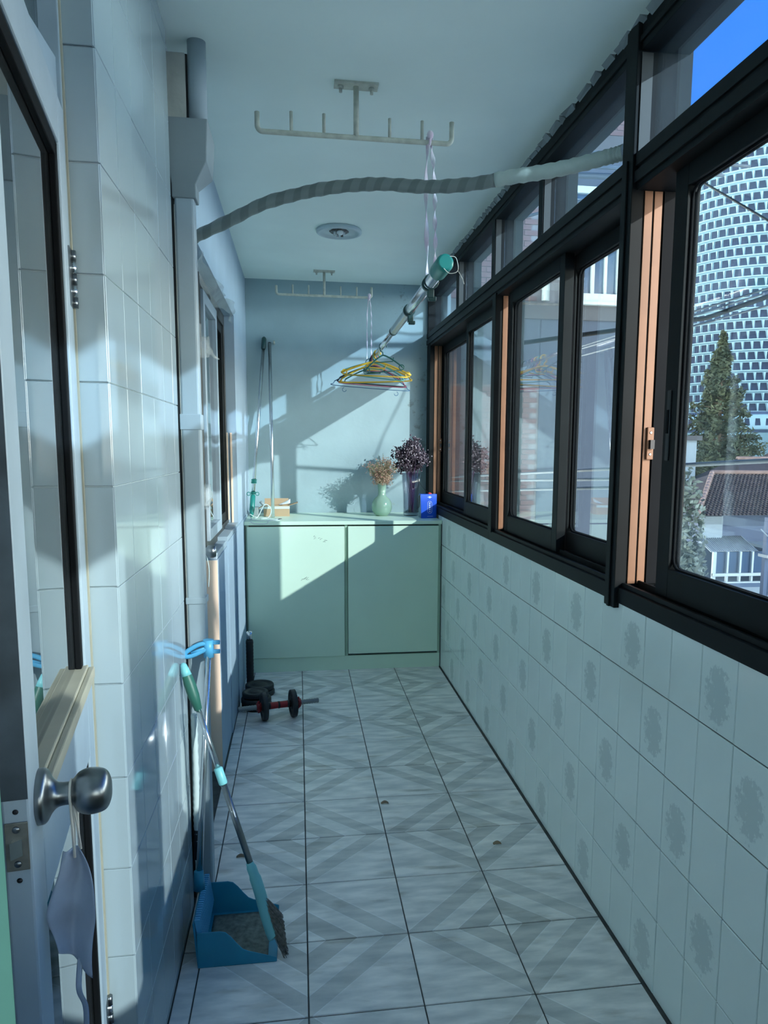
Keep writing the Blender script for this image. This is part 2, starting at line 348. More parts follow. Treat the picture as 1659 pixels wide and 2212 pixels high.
def link(name, me, mt=None, parent=None, loc=None, bevel=0, solid=0):
    o = bpy.data.objects.new(name, me); COL.objects.link(o)
    if mt and me is not None:
        mm = MATS[mt] if isinstance(mt, str) else mt
        if len(me.materials) == 0: me.materials.append(mm)
    if parent: o.parent = parent
    if loc: o.location = loc
    if solid:
        md = o.modifiers.new('solidify', 'SOLIDIFY'); md.thickness = solid; md.offset = 0
    if bevel:
        md = o.modifiers.new('bevel', 'BEVEL'); md.width = bevel; md.segments = 2; md.limit_method = 'ANGLE'
    return o
def O(name, mb, mt, parent=None, **k):
    return link(name, mb.mesh(name, k.pop('closed', True)), mt, parent, **k)
def tag(o, label, cat=None, group=None, kind=None):
    o['label'] = label
    if cat: o['category'] = cat
    if group: o['group'] = group
    if kind: o['kind'] = kind
    return o
def thing(name, loc, label, cat, group=None, kind=None, rz=0):
    o = bpy.data.objects.new(name, None); COL.objects.link(o); o.location = loc; o.rotation_euler = (0, 0, rz); o.empty_display_size = .05
    return tag(o, label, cat, group, kind)
def copy_tree(o, parent=None):
    c = o.copy(); COL.objects.link(c)
    if parent: c.parent = parent
    for ch in [x for x in bpy.data.objects if x.parent == o]: copy_tree(ch, c)
    return c
def B(*a): return MB().box(*a)
def Bs(*l):
    m = MB()
    for a in l: m.box(*a)
    return m
def arc(c, r, a0, a1, n, u, v):
    c, u, v = Vector(c), Vector(u), Vector(v)
    return [c + u*(r*math.cos(a0+(a1-a0)*i/n)) + v*(r*math.sin(a0+(a1-a0)*i/n)) for i in range(n+1)]
def spline(pts, sub=6):
    P = [Vector(p) for p in pts]; out = []
    for i in range(len(P)-1):
        p0, p1, p2, p3 = P[max(i-1,0)], P[i], P[i+1], P[min(i+2,len(P)-1)]
        for k in range(sub):
            t = k/sub; out.append(.5*((2*p1)+(p2-p0)*t+(2*p0-5*p1+4*p2-p3)*t*t+(3*p1-p0-3*p2+p3)*t**3))
    out.append(P[-1]); return out
def rotto(d): return Vector(d).to_track_quat('Z', 'Y').to_matrix().to_4x4()

#--STRUCTURE--
def chain(o):
    t = Vector((0,0,0))
    while o: t += o.location; o = o.parent
    return t
def WO(name, mb, mt, parent, **k):                      # part given in room coordinates
    off = chain(parent); mb.v = [tuple(Vector(p)-off) for p in mb.v]
    return O(name, mb, mt, parent, **k)
def S(name, mb, mt, label, cat, **k):
    return tag(O(name, mb, mt, **k), label, cat, kind='structure')

def tile_mesh(name, w, h, t, ch=.0016):                 # glazed tile in local YZ, front towards -x (sign applied later)
    a, b = w/2, h/2
    vs = [(0,-a+ch,-b+ch),(0,a-ch,-b+ch),(0,a-ch,b-ch),(0,-a+ch,b-ch),(ch,-a,-b),(ch,a,-b),(ch,a,b),(ch,-a,b),(t,-a,-b),(t,a,-b),(t,a,b),(t,-a,b)]
    fs = [(0,1,2,3)]+[(i,4+i,4+(i+1)%4,(i+1)%4) for i in range(4)]+[(4+i,8+i,8+(i+1)%4,4+(i+1)%4) for i in range(4)]
    return MB().add(vs, fs).mesh(name)

# ---- floor
floor = S('floor', Bs((XL-.10, XR+.12, YB, YW, -.12, -.004)), 'grout', 'balcony floor of square marbled tiles with dark joints', 'floor')
T = .297; X0, Y0 = -.2866, 1.7625
def floor_tile(i, j):
    x0, x1 = max(X0+T*i, XL)+.002, min(X0+T*(i+1), XR+.002)-.002; y0, y1 = Y0+T*j+.0024, min(Y0+T*(j+1), YW)-.0024
    if x1-x0 < .01: return
    cx, cy = (x0+x1)/2, (y0+y1)/2
    ic = i if i % 2 else i+1; jc = j if j % 2 else j+1
    xc, yc = X0+T*ic, Y0+T*jc
    c = .0015; z = 0.0 + random.uniform(-.0006, .0006)
    me = MB().add([(x0+c-cx,y0+c-cy,0),(x1-c-cx,y0+c-cy,0),(x1-c-cx,y1-c-cy,0),(x0+c-cx,y1-c-cy,0),(x0-cx,y0-cy,-c),(x1-cx,y0-cy,-c),(x1-cx,y1-cy,-c),(x0-cx,y1-cy,-c),
                   (x0-cx,y0-cy,-.008),(x1-cx,y0-cy,-.008),(x1-cx,y1-cy,-.008),(x0-cx,y1-cy,-.008)],
                  [(0,1,2,3)]+[(i_,4+i_,4+(i_+1)%4,(i_+1)%4) for i_ in range(4)]+[(4+i_,8+i_,8+(i_+1)%4,4+(i_+1)%4) for i_ in range(4)]).mesh('floor_tile')
    uv = me.uv_layers.new(name='UVMap')
    for lp in me.loops:
        p = me.vertices[lp.vertex_index].co; uv.data[lp.index].uv = (abs(p.x+cx-xc)/T, abs(p.y+cy-yc)/T)
    link('tile', me, 'floor_tile', floor, loc=(cx, cy, z))
for j in range(-3, 11):
    for i in range(-1, 5): floor_tile(i, j)

# ---- right parapet wall with tiles
wr = S('wall_right', Bs((XR+.004, XR+.16, YB, YW, -.1, .995)), 'grout', 'low parapet wall under the windows clad in pale glazed tiles', 'wall')
TM = {}
for k in range(-6, 24):
    for r in range(5):
        z0 = 0 if r == 0 else .0063+.2*r; z1 = .0063+.2*(r+1) if r < 4 else .994
        y0 = 1.4278+.1445*k; h = round(z1-z0-.0032, 4)
        if h not in TM: TM[h] = [tile_mesh('wall_tile', .1445-.003, h, .005), tile_mesh('wall_tile_print', .1445-.003, h, .005)]
        d = (k-(r-4)) % 3 == 0
        o = link('tile', TM[h][1 if d else 0], 'tile_decor' if d else 'tile_right', wr, loc=(XR+random.uniform(0, .0006), y0+.0722, (z0+z1)/2))
        o.rotation_euler = (0, random.uniform(-.0015, .0015), random.uniform(-.003, .003))

# ---- left wall: slab pieces
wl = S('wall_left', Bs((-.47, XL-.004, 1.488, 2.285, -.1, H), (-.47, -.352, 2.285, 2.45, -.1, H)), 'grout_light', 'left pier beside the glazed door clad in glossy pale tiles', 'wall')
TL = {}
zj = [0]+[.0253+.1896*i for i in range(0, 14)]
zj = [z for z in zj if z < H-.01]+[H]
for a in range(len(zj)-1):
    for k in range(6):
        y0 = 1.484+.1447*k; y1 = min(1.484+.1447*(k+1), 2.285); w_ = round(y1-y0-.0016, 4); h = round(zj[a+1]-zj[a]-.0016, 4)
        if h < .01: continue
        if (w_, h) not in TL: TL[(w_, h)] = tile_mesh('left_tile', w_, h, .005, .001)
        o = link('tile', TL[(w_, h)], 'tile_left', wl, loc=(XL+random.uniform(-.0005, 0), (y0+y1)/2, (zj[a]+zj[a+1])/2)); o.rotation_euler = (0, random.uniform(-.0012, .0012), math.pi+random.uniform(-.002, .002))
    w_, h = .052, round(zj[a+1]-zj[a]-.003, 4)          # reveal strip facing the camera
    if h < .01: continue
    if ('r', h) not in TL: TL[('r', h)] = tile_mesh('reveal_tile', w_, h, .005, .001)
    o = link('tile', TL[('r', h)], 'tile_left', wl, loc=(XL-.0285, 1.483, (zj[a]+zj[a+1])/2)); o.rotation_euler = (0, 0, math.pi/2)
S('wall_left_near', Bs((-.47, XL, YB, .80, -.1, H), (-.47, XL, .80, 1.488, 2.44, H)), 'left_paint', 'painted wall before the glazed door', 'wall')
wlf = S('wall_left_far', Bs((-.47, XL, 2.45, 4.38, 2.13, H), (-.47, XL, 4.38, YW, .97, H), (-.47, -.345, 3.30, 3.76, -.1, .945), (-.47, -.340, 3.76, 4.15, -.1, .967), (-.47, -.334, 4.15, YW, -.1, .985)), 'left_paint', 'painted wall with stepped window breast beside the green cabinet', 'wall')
WO('jamb_face', Bs((-.412, -.3455, 3.2975, 3.3, 0, .943)), 'sunlit_cream', wlf)  # wall end coloured as if in warm sun
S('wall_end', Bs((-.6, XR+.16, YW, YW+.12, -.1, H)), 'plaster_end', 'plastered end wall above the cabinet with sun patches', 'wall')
S('wall_behind', Bs((-3.2, XR+.16, YB-.12, YB, -.1, H)), 'plaster', 'plain wall closing the balcony opposite the cabinet', 'wall')
S('ceiling', Bs((-.47, XR+.18, YB, YW+.1, H, H+.15)), 'ceiling_paint', 'pale painted concrete ceiling with faint stains', 'ceiling')
# room behind the left wall (dim)
S('wall_inner', Bs((-3.2, -.47, 1.62, 1.70, -.1, H)), 'inner_green', 'pale green partition inside the room behind the glazed door', 'wall')
S('wall_inner_far', Bs((-3.25, -3.2, YB, YW, -.1, H), (-3.2, -.6, YW, YW+.1, -.1, H), (-3.2, -.47, YB, YW, H, H+.1), (-3.2, -.43, YB, YW, -.15, -.05)), 'inner_dark', 'dim shell of the room behind the left wall', 'wall')

# ---- right windows
def pane(name, parent, x, y0, y1, z0, z1, mt='pane_glass', rc=0.0):
    if rc:
        pts = []
        for cy, cz, a0 in ((y1-rc, z1-rc, 0), (y0+rc, z1-rc, 90), (y0+rc, z0+rc, 180), (y1-rc, z0+rc, 270)):
            for k in range(5):
                a = math.radians(a0+22.5*k); pts.append((x, cy+rc*math.cos(a), cz+rc*math.sin(a)))
        return WO(name, MB().prism(pts, (.004, 0, 0)), mt, parent)
    return WO(name, B(x, x+.004, y0, y1, z0, z1), mt, parent)
def gasket(parent, x, y0, y1, z0, z1, rc=.03, r=.004):
    pts = []
    for cy, cz, a0 in ((y1-rc, z1-rc, 0), (y0+rc, z1-rc, 90), (y0+rc, z0+rc, 180), (y1-rc, z0+rc, 270)):
        for k in range(5):
            a = math.radians(a0+22.5*k); pts.append((x, cy+rc*math.cos(a), cz+rc*math.sin(a)))
    pts.append(pts[0])
    return WO('gasket', MB().tube(pts, r, 6, caps=False), 'rubber_black', parent)
def sash(win, x, y0, y1, handle_y=None, sw=.05):
    """sliding sash with x = inner face, 34 mm deep"""
    d = .034; z0, z1 = 1.045, 2.118
    s = WO('sash', Bs((x, x+d, y0, y0+sw, z0, z1), (x, x+d, y1-sw, y1, z0, z1), (x, x+d, y0+sw, y1-sw, z0, z0+.075), (x, x+d, y0+sw, y1-sw, z1-.05, z1)), 'dark_alu', win, bevel=.0015)
    pane('pane', s, x+.016, y0+sw-.004, y1-sw+.004, z0+.071, z1-.046)
    gasket(s, x+.013, y0+sw+.001, y1-sw-.001, z0+.076, z1-.051)
    gasket(s, x+.024, y0+sw+.001, y1-sw-.001, z0+.076, z1-.051)
    if handle_y is not None:
        hm = WO('handle', Bs((x-.004, x, handle_y-.009, handle_y+.009, 1.40, 1.58)), 'black_plastic', s, bevel=.002)
        WO('slider', Bs((x-.006, x-.002, handle_y-.005, handle_y+.005, 1.47, 1.53)), 'rubber_black', s)
    return s
def jamb_strips(win, y, x0, up):
    for dx in (0, .028):
        WO('track_strip', Bs((x0+dx, x0+dx+.023, y-.004, y, 1.046, 2.117)), 'bronze_alu', win, bevel=.001)
    k = WO('striker', Bs((x0+.036, x0+.056, y-.012, y-.004, 1.40, 1.49)), 'bronze_alu', win, bevel=.002)
    WO('striker_hook', Bs((x0+.042, x0+.054, y-.022, y-.012, 1.43, 1.455)), 'black_plastic', k)
    for z in (1.415, 1.475): WO('screw', MB().lathe([(.004, 0), (.003, .002)], 10, Matrix.Translation((x0+.046, y-.012, z)) @ rotto((0,-1,0))), 'steel_brushed', k)
XF = XR-.004; XO = 1.04
def window_frame(name, y0, y1, label, posts, near_post=True):
    win = thing(name, (XR, y1, .995), label, 'window', kind='structure')
    # bottom track, transom rail, head, each with a rib
    WO('sill_rail', Bs((XF, XO, y0, y1, .99, 1.035), (XF+.012, XF+.022, y0, y1, 1.035, 1.048), (XF+.058, XF+.064, y0, y1, 1.035, 1.055), (XO-.01, XO, y0, y1, 1.035, 1.05)), 'dark_alu', win, bevel=.0012)
    WO('transom_rail', Bs((XF+.002, XO, y0, y1, 2.118, 2.205), (XF-.006, XF+.004, y0, y1, 2.135, 2.165), (XF-.004, XF+.004, y0, y1, 2.178, 2.212)), 'dark_alu', win, bevel=.0012)
    WO('head_rail', Bs((XF, XO, y0, y1, 2.465, H-.001), (XF-.006, XF+.01, y0, y1, 2.485, 2.50)), 'dark_alu', win, bevel=.0012)
    for a, b in posts:                                  # transom posts
        WO('transom_post', Bs((XF, XO, a, b, 2.2, 2.47)), 'dark_alu', win, bevel=.0012)
        WO('post_face', Bs((XF+.006, .936, a-.003, a, 2.21, 2.465)), 'grey_alu', win)
    edges = sorted(set([y0, y1]+[q for p_ in posts for q in p_])); prev = y0
    bounds = []
    for a, b in sorted(posts): bounds.append((prev, a)); prev = b
    bounds.append((prev, y1))
    for a, b in bounds:
        if b-a > .1:
            p_ = pane('transom_pane', win, .950, a+.003, b-.003, 2.20, 2.47, 'transom_glass')
            WO('glazing_bead', Bs((.936, .949, a, a+.012, 2.205, 2.465)), 'grey_alu', win)
    return win
W1 = window_frame('window_1', 3.55, YW-.001, 'dark sliding window bay beside the end wall and flower vases', [(4.36, 4.407), (3.55, 3.60)])
WO('end_jamb', Bs((XF, XO, 5.262, YW-.001, 1.03, 2.13), (XF, XO, 5.355, YW-.001, 2.2, 2.47)), 'dark_alu', W1, bevel=.0015)
jamb_strips(W1, 5.262, .936, 1)
sash(W1, .997, 4.25, 5.26)
sash(W1, .948, 3.56, 4.31, handle_y=3.585)
W2 = window_frame('window_2', 2.11, 3.55, 'dark sliding window bay between the far mullion and the thick post', [(2.85, 2.896)])
WO('mullion', Bs((XF-.004, XO, 3.49, 3.55, 1.03, 2.13)), 'dark_alu', W2, bevel=.0015)
jamb_strips(W2, 3.49, .936, 1)
sash(W2, .948, 2.70, 3.43, sw=.055)
sash(W2, .997, 2.11, 2.78, handle_y=2.135, sw=.055)
W3 = window_frame('window_3', .31, 2.11, 'dark sliding window bay looking out on the round tower', [(1.35, 1.397)])
WO('thick_post', Bs((XF-.012, XO+.01, 2.035, 2.105, .975, H-.001), (XF-.018, XF, 2.06, 2.075, .975, 2.2)), 'dark_alu', W3, bevel=.002)
WO('post_face', Bs((XF+.0, .936, 2.031, 2.035, 2.21, 2.46)), 'grey_alu', W3)
jamb_strips(W3, 2.035, .930, 1)
sash(W3, .948, 1.02, 1.895, handle_y=1.865, sw=.065)
sash(W3, .997, .33, 1.10)
WO('outer_track', Bs((.985, XO, 2.028, 2.035, 1.046, 2.117)), 'rubber_black', W3)
W4 = window_frame('window_4', -.28, .31, 'short dark window bay opposite the glazed door', [(.262, .309)])
WO('thick_post', Bs((XF-.012, XO+.01, .25, .31, .975, H-.001)), 'dark_alu', W4, bevel=.002)
sash(W4, .997, -.28, .25)
S('wall_sun_block', Bs((XR+.004, XR+.16, -.85, -.28, .995, H)), 'plaster', 'unseen pier added between the window bays to block sun', 'wall')  # added out of view to keep sun off the door's latch edge
W6 = window_frame('window_6', YB, -.85, 'long dark window bay beyond the added pier', [(-1.7, -1.65), (-2.5, -2.45), (-3.3, -3.25)])
for a, b, x in ((-1.7, -.86, .997), (-2.5, -1.66, .948), (-3.3, -2.46, .997), (-3.98, -3.26, .948)): sash(W6, x, a, b)
# crumbly mortar line where window heads meet the ceiling
mm = MB()
y = 1.2
while y < 5.2:
    l = random.uniform(.02, .10); q1, q2 = random.uniform(.004, .016), random.uniform(.004, .016)
    mm.hexa([(XF-.003, y, H-q1), (XF+.006, y, H-.02), (XF+.006, y+l, H-.02), (XF-.003, y+l, H-q2)], [(XF-.006-q2, y, H), (XF+.006, y, H), (XF+.006, y+l, H), (XF-.006-q1, y+l, H)])
    y += l*random.uniform(.9, 1.5)
S('trim_1', mm, 'hopper_grey', 'crumbling mortar line between window heads and ceiling', 'mortar')

# ---- left far window and second door
W5 = thing('window_5', (-.41, 3.3, .97), 'recessed grey framed window in the left wall beside the cabinet', 'window', kind='structure')
WO('frame', Bs((-.435, -.39, 3.30, 3.34, .97, 2.13), (-.435, -.39, 4.33, 4.38, .97, 2.13), (-.435, -.39, 3.34, 4.33, .97, 1.02), (-.435, -.39, 3.34, 4.33, 2.07, 2.13)), 'grey_alu', W5, bevel=.002)
s_ = WO('sash', Bs((-.415, -.378, 3.34, 3.39, 1.02, 2.07), (-.415, -.378, 3.82, 3.87, 1.02, 2.07), (-.415, -.378, 3.39, 3.82, 1.02, 1.07), (-.415, -.378, 3.39, 3.82, 2.02, 2.07)), 'white_paint', W5, bevel=.002)
pane('pane', s_, -.40, 3.385, 3.825, 1.065, 2.025, 'door_glass')
s_ = WO('sash', Bs((-.43, -.398, 3.84, 3.89, 1.02, 2.07), (-.43, -.398, 4.28, 4.33, 1.02, 2.07), (-.43, -.398, 3.89, 4.28, 1.02, 1.07), (-.43, -.398, 3.89, 4.28, 2.02, 2.07)), 'dark_alu', W5, bevel=.002)
pane('pane', s_, -.418, 3.885, 4.285, 1.065, 2.025, 'door_glass')
WO('track', Bs((-.386, -.380, 4.32, 4.326, 1.02, 1.5), (-.372, -.362, 4.372, 4.378, 1.0, 1.5)), 'sunlit_cream', W5)  # lower jamb strips, their sunlight painted in as cream
WO('sill', Bs((-.43, -.348, 3.31, 3.76, .945, .972), (-.43, -.342, 3.76, 4.15, .967, .99), (-.43, -.338, 4.15, 4.38, .985, 1.0)), 'white_paint', W5, bevel=.003)
D2 = thing('door_2', (-.42, 2.45, 0), 'closed white door beyond the downpipe with a round knob', 'door', kind='structure')
WO('leaf', Bs((-.445, -.405, 2.47, 3.28, .01, 2.10)), 'white_paint', D2, bevel=.003)
WO('frame', Bs((-.46, -.395, 2.45, 2.47, 0, 2.13), (-.46, -.395, 3.28, 3.30, 0, 2.13), (-.46, -.395, 2.47, 3.28, 2.10, 2.13)), 'cream_trim', D2)
kn = WO('knob', MB().lathe([(.0275, 0), (.0275, .006), (.014, .012), (.013, .032), (.024, .042), (.027, .06), (.022, .072), (.001, .074)], 24, Matrix.Translation((-.405, 3.13, 1.005)) @ rotto((1,0,0))), 'steel_brushed', D2)
WO('cord', MB().tube(spline([(-.37, 3.13, .99), (-.36, 3.12, .93), (-.365, 3.125, .86)]), .0015, 6), 'cable_white', kn)

#--THINGS--
# ---- door 1: glazed leaf, ajar
HX, HY = -.392, 1.468; LX, LY = -.303, .862
dl = Vector((LX-HX, LY-HY)); DW = dl.length; DA = math.atan2(dl.y, dl.x)
D1 = thing('door_1', (HX, HY, 0), 'white glazed door standing ajar with a steel ball knob', 'door', kind='structure', rz=DA)
TH = .029; SWd = .07                                    # leaf local: x along leaf, +y = balcony face
O('stile', B(0, SWd, -TH, 0, .02, 2.0), 'white_paint', D1, bevel=.003)
st = O('stile', B(DW-SWd, DW, -TH, 0, .02, 2.0), 'white_paint', D1, bevel=.003)
st['label'] = 'worn latch side stile'
O('edge_shade_wear', Bs((DW, DW+.0012, -TH+.001, -.001, 1.036, 1.99)), 'door_worn_shade', st)  # scratched latch edge with its shade painted dark
O('rail', B(SWd, DW-SWd, -TH, 0, 1.92, 2.0), 'white_paint', D1, bevel=.003)
O('rail', B(SWd, DW-SWd, -TH, 0, .865, 1.025), 'white_paint', D1, bevel=.003)
O('rail', B(SWd, DW-SWd, -TH, 0, .02, .16), 'white_paint', D1, bevel=.003)
lg = O('ledge', Bs((SWd-.006, DW-SWd+.006, -.017, .004, 1.025, 1.036), (SWd-.006, DW-SWd+.006, .004, .014, 1.012, 1.032)), 'cream_trim', D1, bevel=.002)
O('pane', B(SWd-.004, DW-SWd+.004, -.019, -.015, 1.02, 1.925), 'door_glass', D1)
O('pane', B(SWd-.004, DW-SWd+.004, -.019, -.015, .155, .87), 'door_glass', D1)
O('gasket', Bs((SWd, SWd+.024, -.0145, -.004, 1.036, 1.92), (SWd, DW-SWd, -.0145, -.004, 1.895, 1.92), (DW-SWd-.006, DW-SWd, -.0145, -.006, 1.036, 1.9)), 'rubber_black', D1, bevel=.002)
O('gasket', Bs((SWd, SWd+.02, -.0145, -.004, .16, .865), (DW-SWd-.006, DW-SWd, -.0145, -.006, .16, .865)), 'rubber_black', D1, bevel=.002)
kz = 1.013; kx = DW-.055
kprof = [(p_.x, p_.y) for p_ in spline([(.033, .0, 0), (.033, .006, 0), (.030, .010, 0), (.021, .015, 0), (.0148, .022, 0), (.0138, .034, 0), (.0175, .039, 0), (.0240, .045, 0), (.0275, .055, 0), (.0268, .067, 0), (.0225, .076, 0), (.012, .0808, 0), (.0006, .0816, 0)], 5)]
kn = O('knob', MB().lathe(kprof, 56, Matrix.Translation((kx, 0, kz)) @ rotto((0,1,0))), 'steel_brushed', D1)
lp = O('latch_plate', B(DW+.0005, DW+.003, -.0265, -.0025, .953, 1.01), 'brass_plate', D1, bevel=.0008)
O('latch_bolt', MB().prism([(DW+.002, -.020, .971), (DW+.013, -.020, .971), (DW+.004, -.009, .971), (DW+.002, -.009, .971)], (0, 0, .02)), 'steel', lp)
for z in (.961, 1.002):
    O('screw', MB().lathe([(.0042, 0), (.0036, .0012), (.0005, .0016)], 14, Matrix.Translation((DW+.003, -.0145, z)) @ rotto((1,0,0))), 'steel_brushed', lp)
for z in (.940, 1.022):
    O('screw_hole', MB().lathe([(.0032, 0), (.0005, .0006)], 12, Matrix.Translation((DW+.0006, -.0145, z)) @ rotto((1,0,0))), 'black_plastic', st)
for z in (1.71, .27):
    hg = O('hinge', Bs((.0, .028, 0, .002, z-.04, z+.06)), 'steel_brushed', D1)
    for k in range(5):
        O('knuckle', MB().lathe([(.0055, z-.04+.02*k), (.0055, z-.0215+.02*k)], 14, Matrix.Translation((-.004, .004, 0))), 'steel' if k % 2 else 'steel_brushed', hg)
DF = S('trim_2', Bs((-.452, -.3935, 1.472, 1.487, 0, 2.44), (-.452, -.40, .80, .852, 0, 2.44), (-.452, -.40, .852, 1.472, 2.02, 2.085), (-.452, -.40, .852, 1.472, 2.40, 2.44)), 'white_paint', 'white frame around the glazed door', 'door frame', bevel=.002)
WO('seal_strip', Bs((-.3945, -.3905, 1.476, 1.4815, 0, 2.44)), 'cream_trim', DF)
WO('transom_pane', Bs((-.43, -.426, .852, 1.472, 2.085, 2.40)), 'door_glass', DF)

# ---- face mask on the knob
KW = Matrix.Translation((HX, HY, 0)) @ Matrix.Rotation(DA, 4, 'Z')
def dpt(x, y, z): return KW @ Vector((x, y, z))
base = dpt(kx, .036, kz)
mk = thing('face_mask', tuple(base), 'crumpled pale blue face mask hanging from the door knob by its loops', 'face mask')
def mfn(u, v):
    wd = .010+.017*math.sin(min(1, v*1.5)*math.pi*.5)*(1-.55*max(0, v-.55)/.45); f = (u-.5)*2
    z = kz-.070-.150*v-.022*f*v
    y = .034+f*wd-.004*v+.003*math.sin(v*7)
    x = kx-.002+.006*math.sin(u*7+v*2)+.004*math.sin(v*13+u*3)+.008*f*f
    return dpt(x, y, z)-base
O('cloth', MB().grid(mfn, 18, 26), 'mask_cloth', mk, closed=False, solid=.0012)
def lp_(dx): return [dpt(kx+.004*dx, .036+.0155*math.cos(a)*0, kz)-base for a in (0,)]
loop = arc((0,0,0), .0155, -.5, math.pi+.5, 14, (KW.to_3x3() @ Vector((1,0,0))), (0,0,1))
pl = [dpt(kx+.016, .038, kz-.075)-base]+loop+[dpt(kx-.014, .034, kz-.078)-base]
O('ear_loop', MB().tube(pl, .0017, 6), 'elastic', mk)
pl2 = [dpt(kx+.006, .044, kz-.07)-base]+[p+Vector((.004,0,-.001)) for p in loop]+[dpt(kx-.008, .040, kz-.085)-base]
O('ear_loop', MB().tube(pl2, .0015, 6), 'elastic', mk)
tail = spline([dpt(kx+.0, .036, kz-.215)-base, dpt(kx+.012, .034, kz-.25)-base, dpt(kx-.006, .038, kz-.29)-base, dpt(kx-.012, .036, kz-.34)-base])
O('tie', MB().tube(tail, .0035, 6, flat=.4), 'mask_cloth', mk)

# ---- downpipe with hopper, board and round pipe
dp = thing('downpipe', (-.307, 2.345, 0), 'square white rain downpipe with a grey hopper head beside the tiled pier', 'downpipe')
WO('pipe', Bs((-.335, -.282, 2.32, 2.375, .02, 2.13)), 'pipe_white', dp, bevel=.006)
hp = MB()
def ring(x0, x1, y0, y1, z): return [(x0,y0,z),(x1,y0,z),(x1,y1,z),(x0,y1,z)]
rs = [ring(-.340, -.274, 2.314, 2.383, 2.118), ring(-.340, -.274, 2.312, 2.385, 2.155), ring(-.348, -.242, 2.305, 2.47, 2.215), ring(-.352, -.236, 2.300, 2.49, 2.325)]
hp.add(sum(rs, []), [(0,3,2,1), (12,13,14,15)]+[(4*i+k, 4*i+(k+1)%4, 4*i+4+(k+1)%4, 4*i+4+k) for i in range(3) for k in range(4)])
h_ = WO('hopper', hp, 'hopper_grey', dp, bevel=.003)
for z0, z1, mt in ((1.475, 1.52, 'pipe_white'), (.955, .975, 'pipe_white')):
    WO('collar', Bs((-.3385, -.2785, 2.3165, 2.3785, z0, z1)), mt, dp, bevel=.002)
WO('rust_edge', Bs((-.3362, -.3345, 2.3185, 2.3205, .05, 2.1)), 'board_old', dp)
tag(O('waste_pipe', MB().lathe([(.0255, 2.3265), (.0255, H)], 28, Matrix.Translation((-.2655, 2.345, 0))), 'pipe_white'), 'round white pipe dropping from the ceiling into the hopper', 'pipe')
WO('shade_strip', Bs((-.3515, -.3365, 2.330, 2.336, 0, 2.31)), 'black_plastic', dp)  # black strip stands in for shade between pier and pipe
WO('shadow_gap', Bs((-.3525, -.2915, 2.342, 2.352, 2.322, 2.506)), 'black_plastic', dp)  # black backing painted in as the shade around the board
tag(O('old_board', Bs((-.348, -.296, 2.326, 2.340, 2.3265, 2.502)), 'board_old', bevel=.002), 'stained board strip standing above the hopper beside the round pipe', 'board')
# drain hose at the pipe foot
dh = thing('drain_hose', (-.318, 2.285, 0), 'white ribbed drain hose with a black coupling along the downpipe foot', 'hose')
hpth = spline([(-.322, 2.296, .62), (-.322, 2.294, .4), (-.323, 2.29, .25), (-.318, 2.285, .1), (-.300, 2.262, .03), (-.285, 2.30, .014)], 14)
WO('hose', MB().tube(hpth, [.0105 if i % 2 else .0088 for i in range(len(hpth))], 12), 'cable_white', dh)
WO('coupling', MB().tube([(-.3225, 2.292, .25), (-.3225, 2.29, .155)], .0125, 14), 'black_plastic', dh)

# ---- wrapped hose under the ceiling
hz = [(-.345, 2.76, 2.120), (-.32, 2.75, 2.13), (-.208, 2.704, 2.173), (-.1, 2.658, 2.215), (.005, 2.612, 2.235), (.093, 2.572, 2.245), (.193, 2.526, 2.247), (.277, 2.487, 2.242), (.372, 2.441, 2.226), (.451, 2.401, 2.218), (.542, 2.355, 2.217), (.629, 2.309, 2.224), (.714, 2.263, 2.228), (.795, 2.217, 2.235), (.862, 2.170, 2.243), (.893, 2.145, 2.246), (.908, 2.125, 2.247)]
sp = spline(hz, 7); cut = int(len(sp)*.66)
wh = thing('wrapped_hose', hz[1], 'grey tape wrapped hose crossing under the ceiling from wall to window', 'hose')
def tlen(o, n):
    me = o.data; at = me.attributes.new('tl', 'FLOAT', 'POINT'); L = 0; vals = []
    nr = len(me.vertices)//n
    for i in range(nr):
        for k in range(n): vals.append(i*.010*2*math.pi/.052*1.35+2*math.pi*k/n)
    at.data.foreach_set('value', vals)
R1 = [.0195+.0012*math.sin(i*1.7)+.0006*math.sin(i*.6) for i in range(cut+1)]
a_ = WO('taped_run', MB().tube(sp[:cut+1], R1, 20), 'hose_tape', wh); tlen(a_, 20)
R2 = [.0205+.0016*math.sin(i*2.3) for i in range(len(sp)-cut)]
b_ = WO('foil_run', MB().tube(sp[cut:], R2, 20), 'hose_plain', wh); b_['label'] = 'crumpled pale foil end'

# ---- ceiling racks
def rack(x, y, label):
    t = thing('ceiling_rack', (x, y, H), label, 'drying rack', 'ceiling drying racks')
    O('plate', Bs((-.068, .068, -.025, .025, -.007, 0)), 'rack_cream', t, bevel=.001)
    for sx in (-.048, .048):
        bo = O('bolt', MB().lathe([(.009, -.015), (.009, -.007)], 6, Matrix.Translation((sx, 0, 0))).lathe([(.005, -.026), (.005, -.014)], 10, Matrix.Translation((sx, 0, 0))), 'rack_cream', t)
    O('stem', MB().tube([(0, 0, -.006), (0, 0, -.153)], .0085, 12), 'rack_cream', t)
    L = .303
    bar = [(-L, 0, -.10), (-L, 0, -.137)]+arc((-L+.016, 0, -.139), .016, math.pi, math.pi*1.5, 5, (1,0,0), (0,0,1))+arc((L-.016, 0, -.139), .016, -math.pi/2, 0, 5, (1,0,0), (0,0,1))+[(L, 0, -.137), (L, 0, -.090)]
    O('bar', MB().tube(bar, .0078, 12), 'rack_cream', t)
    for px in (-.2, -.1, .105, .208): O('prong', MB().tube([(px, 0, -.152), (px, 0, -.092)], .0052, 10), 'rack_cream', t)
    return t
rack(.192, 2.52, 'cream iron pronged rack bolted to the ceiling above the wrapped hose')
